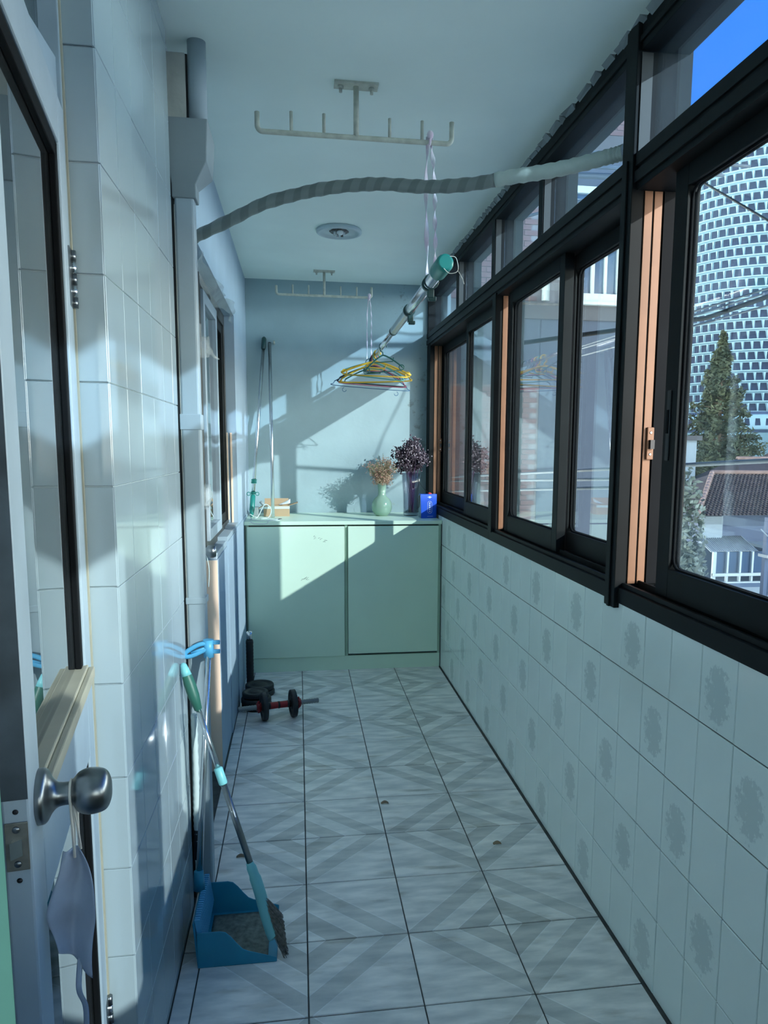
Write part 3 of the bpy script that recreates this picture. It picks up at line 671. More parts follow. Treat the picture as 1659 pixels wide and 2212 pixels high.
rk = rack(.180, 5.075, 'cream iron pronged rack bolted to the ceiling near the end wall')

def ribbon(pts, w, th, tw): return MB().tube(pts, w, 8, flat=th/w, twist=tw)
def strap(name, x, y, zt, zb, x2, label, w):
    t = thing(name, (x, y, zt), label, 'strap', 'hanging straps')
    n = 26
    for s_, ph in ((-1, 3.), (1, 7.)):
        pts = [(x+(x2-x)*i/n+s_*(.004+.010*min(1, i/8)), y+.004*math.sin(i*.9+ph), zt+.006-(zt-zb)*i/n) for i in range(n+1)]
        WO('strand', ribbon(pts, w, .0016, ph*3), 'ribbon_white', t)
    lo = arc((x, y, zt-.004), .014, 0, 2*math.pi, 14, (0,1,0), (0,0,1))
    WO('knot', MB().tube(lo, .004, 8, caps=False).ball((x, y-.012, zt+.008), (.011, .013)), 'ribbon_white', t)
    WO('pole_loop', MB().tube(arc((x2, y, zb-.012), .023, 0, 2*math.pi, 18, (1,0,0), (0,0,1)), .0022, 6, caps=False), 'green_dark', t)
    return t
strap('strap', .424, 2.52, 2.396, 1.975, .435, 'pink white twisted plastic strap tied near the rack end above the wrapped hose', .0075)
strap('strap', .467, 5.06, 2.386, 1.985, .467, 'thin white cord strap tied to the rack by the end wall', .0045)

# ---- drying pole
pa, pb = Vector((.430, 2.27, 1.962)), Vector((.468, 5.16, 1.967))
def pp(y): return pa + (pb-pa)*((y-pa.y)/(pb.y-pa.y))
dpz = thing('drying_pole', tuple(pp(2.52)), 'telescopic steel drying pole with green end cap slung below the racks', 'drying pole')
WO('outer_tube', MB().tube([pp(2.33), pp(3.62)], .0185, 20), 'steel', dpz)
WO('inner_tube', MB().tube([pp(3.6), pp(5.16)], .0135, 18), 'steel', dpz)
WO('joint_ring', MB().tube([pp(3.61), pp(3.635)], .0195, 20), 'green_dark', dpz)
WO('end_cap', MB().tube([pp(2.25), pp(2.256), pp(2.27), pp(2.38), pp(2.385)], [.018, .024, .0262, .0262, .024], 24), 'green_plastic', dpz)
for yy in (2.56, 3.06):
    c = pp(yy); cl = WO('clamp', MB().tube([pp(yy-.012), pp(yy+.012)], .0235, 20), 'green_dark', dpz)
    WO('clamp_tab', Bs((c.x-.006, c.x+.016, yy-.012, yy+.012, c.z-.046, c.z-.018), (c.x-.002, c.x+.024, yy-.009, yy+.009, c.z-.054, c.z-.040)), 'green_dark', cl, bevel=.003)
c = pp(2.27)
WO('cap_cord', MB().tube(spline([(c.x-.006, c.y-.02, c.z-.018), (c.x+.010, c.y-.03, c.z-.034), (c.x+.035, c.y-.025, c.z-.024), (c.x+.030, c.y-.02, c.z+.012), (c.x+.012, c.y-.018, c.z+.016)], 6), .0011, 5), 'elastic', dpz)
WO('cap_cord', MB().tube(spline([(c.x+.035, c.y-.025, c.z-.024), (c.x+.05, c.y-.02, c.z-.045), (c.x+.055, c.y-.02, c.z-.06)], 6), .0011, 5), 'elastic', dpz)

# ---- clothes hangers on the pole
def hanger(y, mt, label, wd=.20, drop=.155, thick=.0045, style=0, tilt=0., rz=0.):
    p = pp(y); r = .0135
    t = thing('clothes_hanger', (p.x, y, p.z+r), label, 'hanger', 'clothes hangers on the pole', rz=rz)
    t.rotation_euler = (0, tilt, rz)
    hk = arc((.004, 0, -.014), .0185, math.radians(-20), math.radians(200), 12, (1,0,0), (0,0,1))
    neck = hk[::-1][:0]
    hook = hk + [(-.012, 0, -.035), (0, 0, -.045), (0, 0, -.062)]
    O('hook', MB().tube(hook, thick*.75, 8), mt, t)
    zc, zb = -.060, -drop-.01
    sh = []
    for i in range(-10, 11):
        u = i/10; sh.append((u*wd, 0, zc-(drop-.075)*abs(u)**1.35))
    e = sh[-1]
    o = O('shoulder', MB().tube(sh, thick, 10, flat=1.0), mt, t)
    if style in (0, 1):
        bar = [(-wd, 0, e[2]), (-wd-.004, 0, e[2]-.012), (-wd+.012, 0, zb), (wd-.012, 0, zb), (wd+.004, 0, e[2]-.012), (wd, 0, e[2])]
        O('bar', MB().tube(spline(bar, 4), thick*.8, 8), mt, t)
    if style == 1:
        for s_ in (-1, 1):
            O('trouser_hook', MB().tube(arc((s_*wd*.72, 0, zb-.022), .012, math.radians(100 if s_ < 0 else 80), math.radians(360 if s_ < 0 else -180), 10, (1,0,0), (0,0,1)), thick*.6, 6), mt, t)
    if style in (0, 2):
        O('brace', MB().tube([(-.055, 0, zc-.016), (-.05, 0, zc-.036), (.05, 0, zc-.036), (.055, 0, zc-.016)], thick*.7, 8), mt, t)
    if style == 2:
        for s_ in (-1, 1): O('shoulder_loop', MB().tube(arc((s_*wd*.9, 0, e[2]+.004), .014, 0, 2*math.pi, 12, (1,0,0), (0,0,1)), thick*.6, 6, caps=False), mt, t)
        O('bar', MB().tube([(-wd*.9, 0, e[2]-.012), (wd*.9, 0, e[2]-.012)], thick*.7, 8), mt, t)
    return t
hanger(4.18, 'hanger_green', 'dark green hanger hooked foremost on the pole, apart from the others', .105, .15, .0042, 2, -.10)
hanger(4.50, 'hanger_yellow', 'broad yellow plastic hanger with round shoulder loops', .205, .145, .006, 2, .02)
hanger(4.56, 'hanger_teal', 'teal plastic hanger behind the yellow one', .17, .135, .0042, 0, .10)
hanger(4.62, 'hanger_yellow', 'second yellow hanger with a straight trouser bar', .20, .155, .005, 0, -.04)
hanger(4.68, 'hanger_pink', 'dusky pink hanger with a curved lower bar', .19, .172, .0038, 0, .05)
hanger(4.74, 'hanger_dark', 'black hanger in the middle of the bunch', .195, .16, .0042, 0, .06)
hanger(4.80, 'hanger_blue', 'dark blue wire hanger with two small trouser hooks', .225, .18, .0028, 1, .06)
hanger(4.86, 'hanger_green', 'dark green hanger farthest along the pole by the cord strap', .17, .14, .0042, 0, -.05)

# ---- ceiling lamp
lm = thing('ceiling_lamp', (.224, 4.12, H), 'round flush ceiling lamp with its cover missing', 'lamp')
O('base', MB().lathe([(.112, 0), (.1165, -.004), (.1165, -.018), (.112, -.022), (.100, -.022), (.094, -.012), (.050, -.008), (.001, -.008)], 48), 'lamp_white', lm)
O('circuit_board', MB().lathe([(.050, -.007), (.050, -.014), (.001, -.014)], 8), 'lamp_chip', lm)
for k in range(7):
    a = k*.9; O('chip', Bs((.026*math.cos(a)-.006, .026*math.cos(a)+.006, .026*math.sin(a)-.005, .026*math.sin(a)+.005, -.026-.004*(k % 3), -.013)), 'lamp_chip' if k % 2 else 'bulb_glass', lm)
O('bulb', MB().lathe([(.012, -.013), (.018, -.02), (.018, -.028), (.010, -.035), (.0005, -.037)], 16, Matrix.Translation((.004, -.03, 0))), 'bulb_glass', lm)

# ---- cabinet
cb = thing('cabinet', (.285, 5.07, 0), 'pale green two door cabinet spanning the end of the balcony', 'cabinet')
WO('carcass', Bs((-.330, .905, 4.790, YW-.004, .092, .942), (-.332, -.326, 4.770, 4.79, 0, .942), (.903, .907, 4.77, 4.79, 0, .942)), 'cabinet_dark', cb)
WO('plinth', Bs((-.332, .906, 4.772, YW-.004, 0, .092)), 'cabinet_green', cb)
WO('divider', Bs((.286, .304, 4.776, 4.80, .092, .942)), 'cabinet_edge', cb)
WO('side_edge', Bs((-.333, -.308, 4.772, 4.80, .092, .942)), 'cabinet_edge', cb)
WO('side_edge', Bs((.888, .907, 4.772, 4.80, .092, .942)), 'cabinet_edge', cb)
ct = WO('top', Bs((-.334, .907, 4.757, YW-.003, .942, ZS)), 'cabinet_green', cb, bevel=.002)
def twig(parent, x, z, s, y):
    mb = MB()
    for k in range(4):
        a = random.uniform(-.3, .9); x0, z0 = x+random.uniform(-s, s), z+random.uniform(-s*.4, s*.4); l = s*random.uniform(.5, 1.1)
        mb.tube([(x0, y, z0), (x0+l*.5*math.cos(a), y, z0+l*.5*math.sin(a)+s*.1), (x0+l*math.cos(a), y, z0+l*math.sin(a))], .0011, 5, flat=.4)
    return WO('printed_twig', mb, 'cabinet_dark', parent)
dr = WO('door', Bs((-.318, .283, 4.756, 4.772, .096, .932)), 'cabinet_green', cb, bevel=.002); dr2 = WO('door', Bs((.306, .886, 4.757, 4.772, .108, .932)), 'cabinet_green', cb, bevel=.002)
for x, z in ((.10, .862), (.135, .842), (.04, .598), (.03, .60)): twig(dr, x, z, .022, 4.7562)
twig(ct, -.09, .955, .02, 4.7575)
# ---- things on the cabinet
rd = thing('clothes_pole', (-.300, 5.06, ZS), 'steel pole with green grips leaning in the corner above the cabinet', 'pole')
q0, q1 = Vector((-.306, 5.07, ZS+.002)), Vector((-.216, 5.372, 2.158))
def qq(t): return q0+(q1-q0)*t
WO('tube', MB().tube([qq(.09), qq(.94)], .0115, 16), 'steel', rd)
WO('top_grip', MB().tube([qq(.93), qq(.935), qq(.99), qq(1.)], [.013, .0155, .0155, .008], 16), 'green_dark', rd)
WO('foot_grip', MB().tube([qq(.0), qq(.02), qq(.04), qq(.115), qq(.118)], [.006, .014, .0165, .0165, .012], 16), 'green_plastic', rd)
for t_, n_ in ((.185, 3), (.125, 2)):
    for k in range(n_): WO('tie_ring', MB().tube(arc(qq(t_+.008*k), .0165, 0, 6.283, 14, (1,0,0), (0,1,.1)), .003, 6, caps=False), 'green_plastic', rd)
for s_ in (-1, 1): WO('side_ring', MB().tube(arc(qq(.125)+Vector((s_*.028, -.012, 0)), .011, 0, 6.283, 12, (1,0,0), (0,0,1)), .0025, 6, caps=False), 'green_plastic', rd)
r2 = thing('steel_rod', (-.166, 5.035, ZS), 'plain steel rod leaning upright against the end wall hook', 'rod')
u0, u1 = Vector((-.166, 5.035, ZS+.001)), Vector((-.180, 5.362, 2.115))
WO('tube', MB().tube([u0, u1], .0115, 16), 'steel', r2); WO('end_plug', MB().tube([u1-(u1-u0)*.0, u1+(u1-u0).normalized()*.006], .0105, 14), 'black_plastic', r2)
hk = tag(O('wall_peg', MB().tube([(-.150, YW, 2.118), (-.150, YW-.05, 2.118), (-.150, YW-.058, 2.128)], .006, 10), 'rack_cream'), 'small cream wall peg holding the steel rod', 'peg')
bx = thing('cardboard_box', (-.145, 5.17, ZS), 'small open cardboard box with a paper slip on the cabinet', 'box', rz=.02)
O('body', Bs((-.085, .085, -.055, -.052, 0, .072), (-.085, .085, .052, .055, 0, .072), (-.085, -.082, -.052, .052, 0, .072), (.082, .085, -.052, .052, 0, .072), (-.082, .082, -.052, .052, 0, .003)), 'card', bx)
O('tape', Bs((-.0855, .0855, -.0557, -.0553, .050, .066)), 'cable_white', bx)
O('flap', MB().hexa([(.085,-.05,.070),(.140,-.05,.088),(.140,.05,.088),(.085,.05,.070)], [(.085,-.05,.072),(.14,-.05,.091),(.14,.05,.091),(.085,.05,.072)]), 'card', bx)
O('flap', MB().hexa([(-.085,-.05,.070),(-.115,-.05,.050),(-.115,.05,.050),(-.085,.05,.070)], [(-.085,-.05,.072),(-.117,-.05,.052),(-.117,.05,.052),(-.085,.05,.072)]), 'card', bx)
O('flap', MB().hexa([(-.08,.053,.070),(.08,.053,.070),(.08,.066,.112),(-.08,.066,.112)], [(-.08,.055,.070),(.08,.055,.070),(.08,.068,.112),(-.08,.068,.112)]), 'card', bx)
tag(O('paper_slip', MB().grid(lambda u, v: Vector((-.13+.075*u, 5.15+.03*v, ZS+.076+.026*u*v+.010*u*u)), 6, 4), 'paper', closed=False, solid=.0006), 'curled white paper slip sticking out of the cardboard box', 'paper')
cbz = thing('power_cord', (-.23, 5.0, ZS), 'pale coiled power cord with a grey plug at the foot of the poles', 'cord')
cp = spline([(-.29, 4.86, ZS+.004), (-.33+.02, 4.95, ZS+.03), (-.27, 5.0, ZS+.006), (-.16, 4.90, ZS+.004), (-.13, 4.84, ZS+.004), (-.22, 4.80, ZS+.004), (-.30, 4.83, ZS+.006), (-.26, 4.95, ZS+.012), (-.215, 4.97, ZS+.09), (-.175, 4.97, ZS+.06), (-.19, 4.95, ZS+.010), (-.24, 4.90, ZS+.005), (-.15, 4.87, ZS+.006), (-.12, 4.80, ZS+.004), (-.18, 4.765, ZS+.004), (-.20, 4.75, ZS-.012), (-.27, 4.75, ZS-.010), (-.30, 4.765, ZS+.004)], 7)
WO('cable', MB().tube(cp, .0028, 8), 'cable_white', cbz)
WO('plug', MB().tube([(-.245, 5.0, ZS+.108), (-.215, 5.0, ZS+.078)], [.009, .011], 10), 'adapter_grey', cbz)
tag(O('small_carton', Bs((-.300, -.262, 5.12, 5.20, ZS, ZS+.060)), 'adapter_grey', bevel=.006), 'small grey ribbed carton behind the coiled cord', 'carton')
tag(O('dark_scrap', MB().tube([(-.135, 4.90, ZS+.002), (-.12, 4.905, ZS+.003), (-.105, 4.90, ZS+.005)], [.001, .0028, .001], 8), 'black_plastic'), 'tiny dark scrap lying on the cabinet top', 'scrap')

# vase with sparse bouquet
def solid_vase(prof, th):                                # outer then inner profile
    return prof+[(max(.0005, r-th), z) for r, z in prof[::-1] if z > .006]+[(.0005, .006)]
v1 = tag(O('green_vase', MB().lathe([(.0005, 0)]+solid_vase([(.034, 0), (.050, .010), (.064, .032), (.0695, .060), (.066, .090), (.052, .115), (.034, .130), (.0265, .142), (.0255, .18), (.029, .212), (.031, .222)], .003), 40), 'vase_green', loc=(.559, 5.12, ZS)), 'round bellied pale green glass vase', 'vase')
bq = thing('dried_bouquet', (.559, 5.12, ZS+.16), 'airy dried spray of tiny pinkish blossoms in the green vase', 'flowers')
stm, pet = MB(), MB(); random.seed(3)
for k in range(70):
    a = random.uniform(0, 6.283); sp_ = random.uniform(.1, 1) ** .7; L = random.uniform(.13, .235)
    tip = Vector((math.cos(a)*.120*sp_, math.sin(a)*.085*sp_, .050+L*(1.02-.45*sp_)))
    md_ = Vector((math.cos(a)*.03*sp_, math.sin(a)*.03*sp_, .09))
    P_ = spline([(math.cos(a)*.008, math.sin(a)*.008, .0), (math.cos(a)*.012, math.sin(a)*.012, .055), md_, tip], 3)
    stm.tube(P_, .0009, 4, caps=False)
    for j in range(16):
        t = random.uniform(.35, 1); b0 = P_[int(t*(len(P_)-1))]; e_ = b0+Vector((random.gauss(0, .022), random.gauss(0, .02), random.uniform(-.004, .04)))
        stm.tube([b0, e_], .0006, 3, caps=False)
        for q in range(3): pet.octa(e_+Vector((random.gauss(0, .006), random.gauss(0, .006), random.gauss(0, .006))), random.uniform(.0020, .0046))
o = O('stems', stm, 'stem_olive', bq, closed=False); o['kind'] = 'stuff'
o = O('blossoms', pet, 'petal_pale', bq, closed=False); o['kind'] = 'stuff'
# fluted clear vase with dense purple flowers
vm = MB(); n = 48; prof = [(.048, 0), (.050, .01), (.050, .06), (.052, .14), (.057, .22), (.064, .290), (.061, .290), (.054, .22), (.048, .14), (.046, .06), (.044, .016), (.0005, .014)]
vs = []
for i, (r, z) in enumerate(prof):
    for k in range(n):
        a = 2*math.pi*k/n; rr = r*(1+.045*math.cos(a*8+z*7)*(1 if i < 6 else .4)); vs.append((rr*math.cos(a), rr*math.sin(a), z))
vm.add(vs, [(i*n+k, i*n+(k+1)%n, (i+1)*n+(k+1)%n, (i+1)*n+k) for i in range(len(prof)-1) for k in range(n)], True); vm.f.append(tuple(range(n))[::-1]); vm.sm.append(False)
tag(O('fluted_vase', vm, 'clear_glass', loc=(.760, 5.13, ZS)), 'tall clear fluted glass vase beside the blue bag', 'vase')
b2 = thing('purple_bouquet', (.760, 5.13, ZS+.02), 'dense dusky purple dried flowers in the tall fluted vase', 'flowers')
stm, pet, pal = MB(), MB(), MB(); random.seed(11)
for k in range(22):
    a = random.uniform(0, 6.283); r = random.uniform(.004, .03)
    stm.tube(spline([(math.cos(a)*r*.6, math.sin(a)*r*.6, .0), (math.cos(a+1)*r, math.sin(a+1)*r, .13), (math.cos(a)*r*1.3, math.sin(a)*r*1.3, .26), (math.cos(a)*r*2.4, math.sin(a)*r*2.2, .36)], 3), .0022, 5)
for k in range(44):
    a = random.uniform(0, 6.283); rr = random.uniform(.0, 1) ** .55
    c0 = Vector((math.cos(a)*.112*rr+.004, math.sin(a)*.078*rr, .275+.185*random.uniform(.0, 1)*(1.1-.6*rr*rr)+.04*rr))
    if c0.x+.76 > .872: c0.x = .108
    for j in range(46):
        d_ = Vector((random.gauss(0, .0165), random.gauss(0, .016), random.gauss(0, .019)))
        pet.octa(c0+d_, random.uniform(.0045, .0085))
    for j in range(9): pal.octa(c0+Vector((random.gauss(.003, .021), random.gauss(-.014, .016), random.gauss(.008, .023))), random.uniform(.0035, .0068))
o = O('stems', stm, 'stem_purple', b2); o['kind'] = 'stuff'
o = O('florets', pet, 'petal_purple', b2, closed=False); o['kind'] = 'stuff'
mat('petal_light', (.40, .33, .36), .85, var=.15, vscale=20)
o = O('pale_florets', pal, 'petal_light', b2, closed=False); o['kind'] = 'stuff'
# blue gift bag
bg_ = thing('gift_bag', (.846, 4.945, ZS), 'blue paper gift bag with white lettering and a red knot', 'bag', rz=.10)
O('body', MB().hexa([(-.052,-.028,0),(.052,-.028,0),(.052,.03,0),(-.052,.03,0)], [(-.056,-.018,.158),(.056,-.018,.158),(.056,.02,.158),(-.056,.02,.158)]), 'blue_bag', bg_, bevel=.002)
O('side_panel', MB().prism([(-.0535,-.027,.004),(-.0535,.029,.004),(-.0568,.019,.155),(-.0568,-.017,.155)], (-.0012, 0, 0)), 'bag_side', bg_)
def fy(z): return -.0284+.010*z/.158-.0004
ink = MB()
def stroke(x0, z0, x1, z1, w=.0017): ink.tube([(x0, fy(z0)-.0006, z0), (x1, fy(z1)-.0006, z1)], w, 4, flat=.5, smooth=False)
fr_ = arc((.006, 0, .098), .014, 0, math.pi, 8, (1,0,0), (0,0,1)); fr2 = arc((.006, 0, .046), .014, math.pi, 2*math.pi, 8, (1,0,0), (0,0,1))
lpz = fr_+fr2+[fr_[0]]; ink.tube([(p.x, fy(p.z)-.0006, p.z) for p in lpz], .0013, 4, caps=False)
for k in range(5):                                       # five brush characters in a column
    z = .100-k*.0135
    stroke(.001, z, .011, z); stroke(.006, z+.004, .006, z-.005); stroke(.002, z-.004, .010, z-.004)
    stroke(.002, z+.003, .005, z-.002) if k % 2 else stroke(.010, z+.003, .007, z-.002)
stroke(-.012, .012, .028, .013, .0009)                   # small line of print
stroke(-.008, .138, .020, .138); stroke(.006, .146, .006, .130); stroke(0, .144, .012, .132); stroke(.012, .144, 0, .132)
O('lettering', ink, 'white_ink', bg_)
O('handle', MB().tube(spline([(-.058, -.006, .150), (-.066, -.010, .135), (-.072, -.012, .10), (-.071, -.012, .07), (-.064, -.01, .075), (-.060, -.008, .12), (-.058, -.006, .148)], 5), .0022, 6), 'black_plastic', bg_)
O('knot', MB().ball((.008, -.004, .162), (.010, .007)).ball((.016, -.008, .160), (.007, .006)), 'red_knot', bg_)
O('cord', MB().tube(spline([(.006, 0, .164), (-.018, .012, .186), (-.030, .02, .20), (-.055, .04, .24), (-.07, .05, .262)], 5), .0012, 5), 'black_plastic', bg_)

# ---- dumbbell and weights
random.seed(5)
db = thing('dumbbell', (-.116, 3.932, 0), 'red gripped dumbbell with one black plate on each end', 'dumbbell')
ax = Vector((.147, .034, 0)).normalized(); cc = Vector((-.116, 3.932, .073)); MA = lambda t: Matrix.Translation(cc+ax*t) @ rotto(ax)
WO('bar', MB().lathe([(.0125, -.215)]+[((.0135 if i % 2 else .0118), -.215+.007*i) for i in range(1, 21)]+[(.0135, -.07), (.0135, .07)]+[((.0135 if i % 2 else .0118), .075+.007*i) for i in range(0, 20)]+[(.0125, .215)], 20, MA(0)), 'steel_brushed', db)
WO('grip', MB().lathe([(.016, -.062), (.0185, -.05), (.0175, 0), (.0185, .05), (.016, .062)], 20, MA(0)), 'red_plastic', db)
for a_0, a_1 in ((-.063, -.045), (.045, .063), (-.005, .005)): WO('grip_band', MB().lathe([(.019, a_0), (.019, a_1)], 20, MA(0)), 'black_plastic', db)
pp_ = [(.013, -.013), (.030, -.013), (.034, -.008), (.054, -.008), (.060, -.013), (.0725, -.012), (.0725, .012), (.060, .013), (.054, .008), (.034, .008), (.030, .013), (.013, .013)]
for t_ in (-.077, .077): WO('plate', MB().lathe(pp_, 36, MA(t_)), 'iron_black', db)
for t_ in (-.105, .105):
    nt_ = MB().lathe([(.0135, -.012), (.022, -.012), (.022, .012), (.0135, .012)], 12, MA(t_))
    for k in range(6):
        a = k*math.pi/3; e1 = Vector((0,0,1)); e2 = ax.cross(e1); c_ = cc+ax*t_+(e1*math.cos(a)+e2*math.sin(a))*.026; nt_.ball(c_, .0075, 4)
    WO('star_nut', nt_, 'red_plastic', db)
pl_ = [(.014, 0), (.030, 0), (.078, 0), (.082, .006), (.082, .024), (.078, .030), (.064, .030), (.058, .025), (.036, .025), (.030, .031), (.014, .031)]
spots = [(-.240, 4.115, .0, 'bottom plate of the weight stack behind the dumbbell'), (-.243, 4.112, .0315, 'second plate of the weight stack behind the dumbbell'), (-.247, 4.116, .063, 'top plate of the weight stack behind the dumbbell'),
         (-.232, 4.345, .0, 'bottom plate of the weight stack nearer the cabinet'), (-.236, 4.350, .0315, 'top plate of the weight stack nearer the cabinet')]
for x, y, z, l in spots:
    s_ = 1. if z < .05 else .86
    tag(O('weight_plate', MB().lathe([(r*s_, q) for r, q in pl_], 36), 'iron_black', loc=(x, y, z)), 'black iron '+l, 'weight plate', 'weight plates stacked on the floor')
gb = thing('connector_bar', (-.298, 4.50, 0), 'black ribbed dumbbell connector bar standing on end in the corner', 'bar')
WO('sleeve', MB().lathe([(.021, .0)]+[(.0225 if i % 2 else .021, .004+.0105*i) for i in range(26)]+[(.021, .284)], 20, Matrix.Translation((-.298, 4.50, 0))), 'iron_black', gb)
WO('end_tube', MB().lathe([(.018, .284), (.018, .335), (.014, .335), (.014, .29)], 20, Matrix.Translation((-.298, 4.50, 0))), 'steel', gb)

# ---- dustpan and broom
dpn = thing('dustpan', (-.19, 2.12, 0), 'blue plastic dustpan with long handle standing by the downpipe', 'dustpan')
x0, x1, y0, y1 = -.290, -.075, 1.985, 2.235
pan = MB()
NS = 14
def side(yA, yB):
    top = []
    for i in range(NS+1):
        u = i/NS; z = .105 if u < .30 else .105-.066*(0.5-.5*math.cos(min(1, (u-.30)/.35)*math.pi))-.026*max(0, (u-.65)/.35)
        top.append((x0+(x1-x0)*u, z))
    poly = [(x0, yA, 0)]+[(x1+.0, yA, 0)]+[(x, yA, z) for x, z in top[::-1]]
    pan.prism(poly, (0, yB-yA, 0))
side(y0, y0+.004); side(y1-.004, y1)
pan.box(x0, x1, y0, y1, 0, .004)
pan.hexa([(x0,y0,0),(x0+.005,y0,0),(x0+.005,y1,0),(x0,y1,0)], [(x0-.012,y0+.006,.130),(x0-.006,y0+.006,.130),(x0-.006,y1-.006,.130),(x0-.012,y1-.006,.130)])
WO('pan', pan, 'dustpan_blue', dpn, bevel=.002)
cmb = MB()
for k in range(22):
    yy = y0+.012+k*(y1-y0-.024)/21; cmb.hexa([(x0+.006,yy-.0028,.050),(x0+.020,yy-.0028,.050),(x0+.020,yy+.0028,.050),(x0+.006,yy+.0028,.050)], [(x0-.006,yy-.0028,.138),(x0+.008,yy-.0028,.138),(x0+.008,yy+.0028,.138),(x0-.006,yy+.0028,.138)])
o = WO('comb', cmb, 'sky_plastic', dpn); o['kind'] = 'stuff'
WO('swept_dust', MB().grid(lambda u, v: Vector((x0+.02+u*.17, y0+.012+v*.22, .0055+.010*math.sin(u*3.1)*math.sin(v*3.1)*(1+.4*math.sin(u*17+v*9)))), 14, 14), 'dust', dpn, closed=False, solid=.001)
WO('socket', MB().tube([(-.302, 2.15, .135), (-.303, 2.155, .19)], [.017, .014], 16), 'dustpan_blue', dpn)
ha, hb = Vector((-.303, 2.155, .15)), Vector((-.272, 2.285, .835))
WO('handle', MB().tube([ha, hb], .0095, 14), 'steel', dpn)
hd = hb; s_ = WO('hanger_head', MB().tube([hd-Vector((0,0,.035)), hd+Vector((0,0,.018))], .0155, 16), 'sky_plastic', dpn)
lpp = [hd+Vector(v) for v in ((.004, -.005, .006), (-.025, -.008, .006), (-.062, -.010, -.014), (-.068, -.010, -.028), (-.05, -.01, -.028), (-.012, -.008, -.012), (.004, -.005, -.004))]
WO('hook_loop', MB().tube(spline(lpp, 5), .007, 8), 'sky_plastic', s_)
WO('hook_web', MB().tube([hd+Vector((-.005, -.007, -.004)), hd+Vector((-.05, -.01, -.018))], .004, 6), 'sky_plastic', s_)
WO('clip_prong', Bs((hd.x+.010, hd.x+.034, hd.y-.008, hd.y+.004, hd.z+.004, hd.z+.016), (hd.x+.010, hd.x+.034, hd.y-.008, hd.y+.004, hd.z-.024, hd.z-.012)), 'sky_plastic', s_, bevel=.002)

br = thing('broom', (-.07, 2.03, 0), 'aqua headed broom with dark green grip leaning against the pier', 'broom')
t0, t1 = Vector((-.327, 2.16, .81)), Vector((-.136, 2.06, .215))
def bb(t): return t0+(t1-t0)*t
WO('grip', MB().tube([bb(-.01), bb(0), bb(.03), bb(.08), bb(.14), bb(.205), bb(.21)], [.004, .009, .0125, .0165, .016, .011, .006], 16), 'broom_green', br)
WO('grip_tip', MB().tube([bb(-.015), bb(-.005), bb(.025), bb(.045)], [.004, .009, .0125, .0140], 16), 'aqua_plastic', br)
WO('upper_shaft', MB().tube([bb(.2), bb(.52)], .0078, 14), 'steel', br)
WO('collar', MB().tube([bb(.48), bb(.485), bb(.555), bb(.56)], [.009, .0125, .0125, .0105], 16), 'aqua_plastic', br)
WO('lower_shaft', MB().tube([bb(.55), bb(.99)], .0092, 14), 'steel_brushed', br)
hdp = [Vector((-.150, 2.067, .255)), Vector((-.138, 2.061, .222)), Vector((-.122, 2.053, .17)), Vector((-.104, 2.040, .10)), Vector((-.088, 2.03, .055)), Vector((-.080, 2.025, .045))]
WO('head', MB().tube(spline(hdp, 4), [.011]*2+[.014]*3+[.0165]*10+[.0175]*4+[.009]*2, 14), 'aqua_plastic', br)
brs = MB(); random.seed(9)
for k in range(420):
    t = random.uniform(0, 1); b0 = Vector((-.120, 2.05, .165))*(1-t)+Vector((-.084, 2.028, .055))*t+Vector((random.uniform(0, .012), random.uniform(-.006, .006), 0))
    e_ = Vector((-.066, 2.035, .105))*(1-t)+Vector((-.050, 1.998, .003))*t+Vector((random.uniform(-.006, .008), random.uniform(-.012, .012), random.uniform(-.0, .008)))
    brs.tube([b0, (b0+e_)/2+Vector((random.gauss(0, .002), random.gauss(0, .002), 0)), e_], .0010, 3, caps=False)
o = WO('bristles', brs, 'bristle', br, closed=False); o['kind'] = 'stuff'

# ---- torn plastic film by the left opening
def film(name, pts, label, seed):
    random.seed(seed); a, b, c, d = [Vector(p) for p in pts]
    f = lambda u, v: (a*(1-u)+b*u)*(1-v)+(d*(1-u)+c*u)*v+Vector((.012*math.sin(u*11+v*5+seed)+.006*math.sin(u*27+v*13), .008*math.sin(v*9+u*4), .010*math.sin(u*8+v*3)))
    tag(O(name, MB().grid(f, 22, 12), 'film_haze', closed=False, solid=.0006), label, 'plastic film')
film('plastic_film', [(-.335, 2.82, 2.10), (-.325, 4.16, 2.155), (-.322, 4.16, 2.065), (-.322, 2.84, 1.96)], 'torn clear plastic film strip under the left window header', 2)
film('plastic_film', [(-.36, 2.78, 1.86), (-.335, 3.10, 1.83), (-.328, 3.26, 1.785), (-.335, 2.84, 1.75)], 'small clear film scrap stuck to the second door frame top', 5)
film('plastic_film', [(-.36, 2.70, 1.30), (-.335, 2.98, 1.275), (-.33, 2.93, 1.20), (-.36, 2.72, 1.20)], 'crumpled clear film scrap low on the second door frame', 8)
# little litter on the floor
random.seed(21)
for k, (x, y, l) in enumerate(((-.215, 2.555, 'brown dry leaf crumb on the floor by the broom'), (.70, 2.52, 'dark crumb on the floor below the parapet tiles'), (.33, 2.89, 'curled hair scrap on the floor mid balcony'))):
    tag(O('leaf_crumb', MB().grid(lambda u, v: Vector((x+.03*u-.015, y+.012*v-.006, .002+.006*math.sin(u*3.1)*(.4+v))), 6, 4), 'card_dark', closed=False, solid=.0008), l, 'crumb')
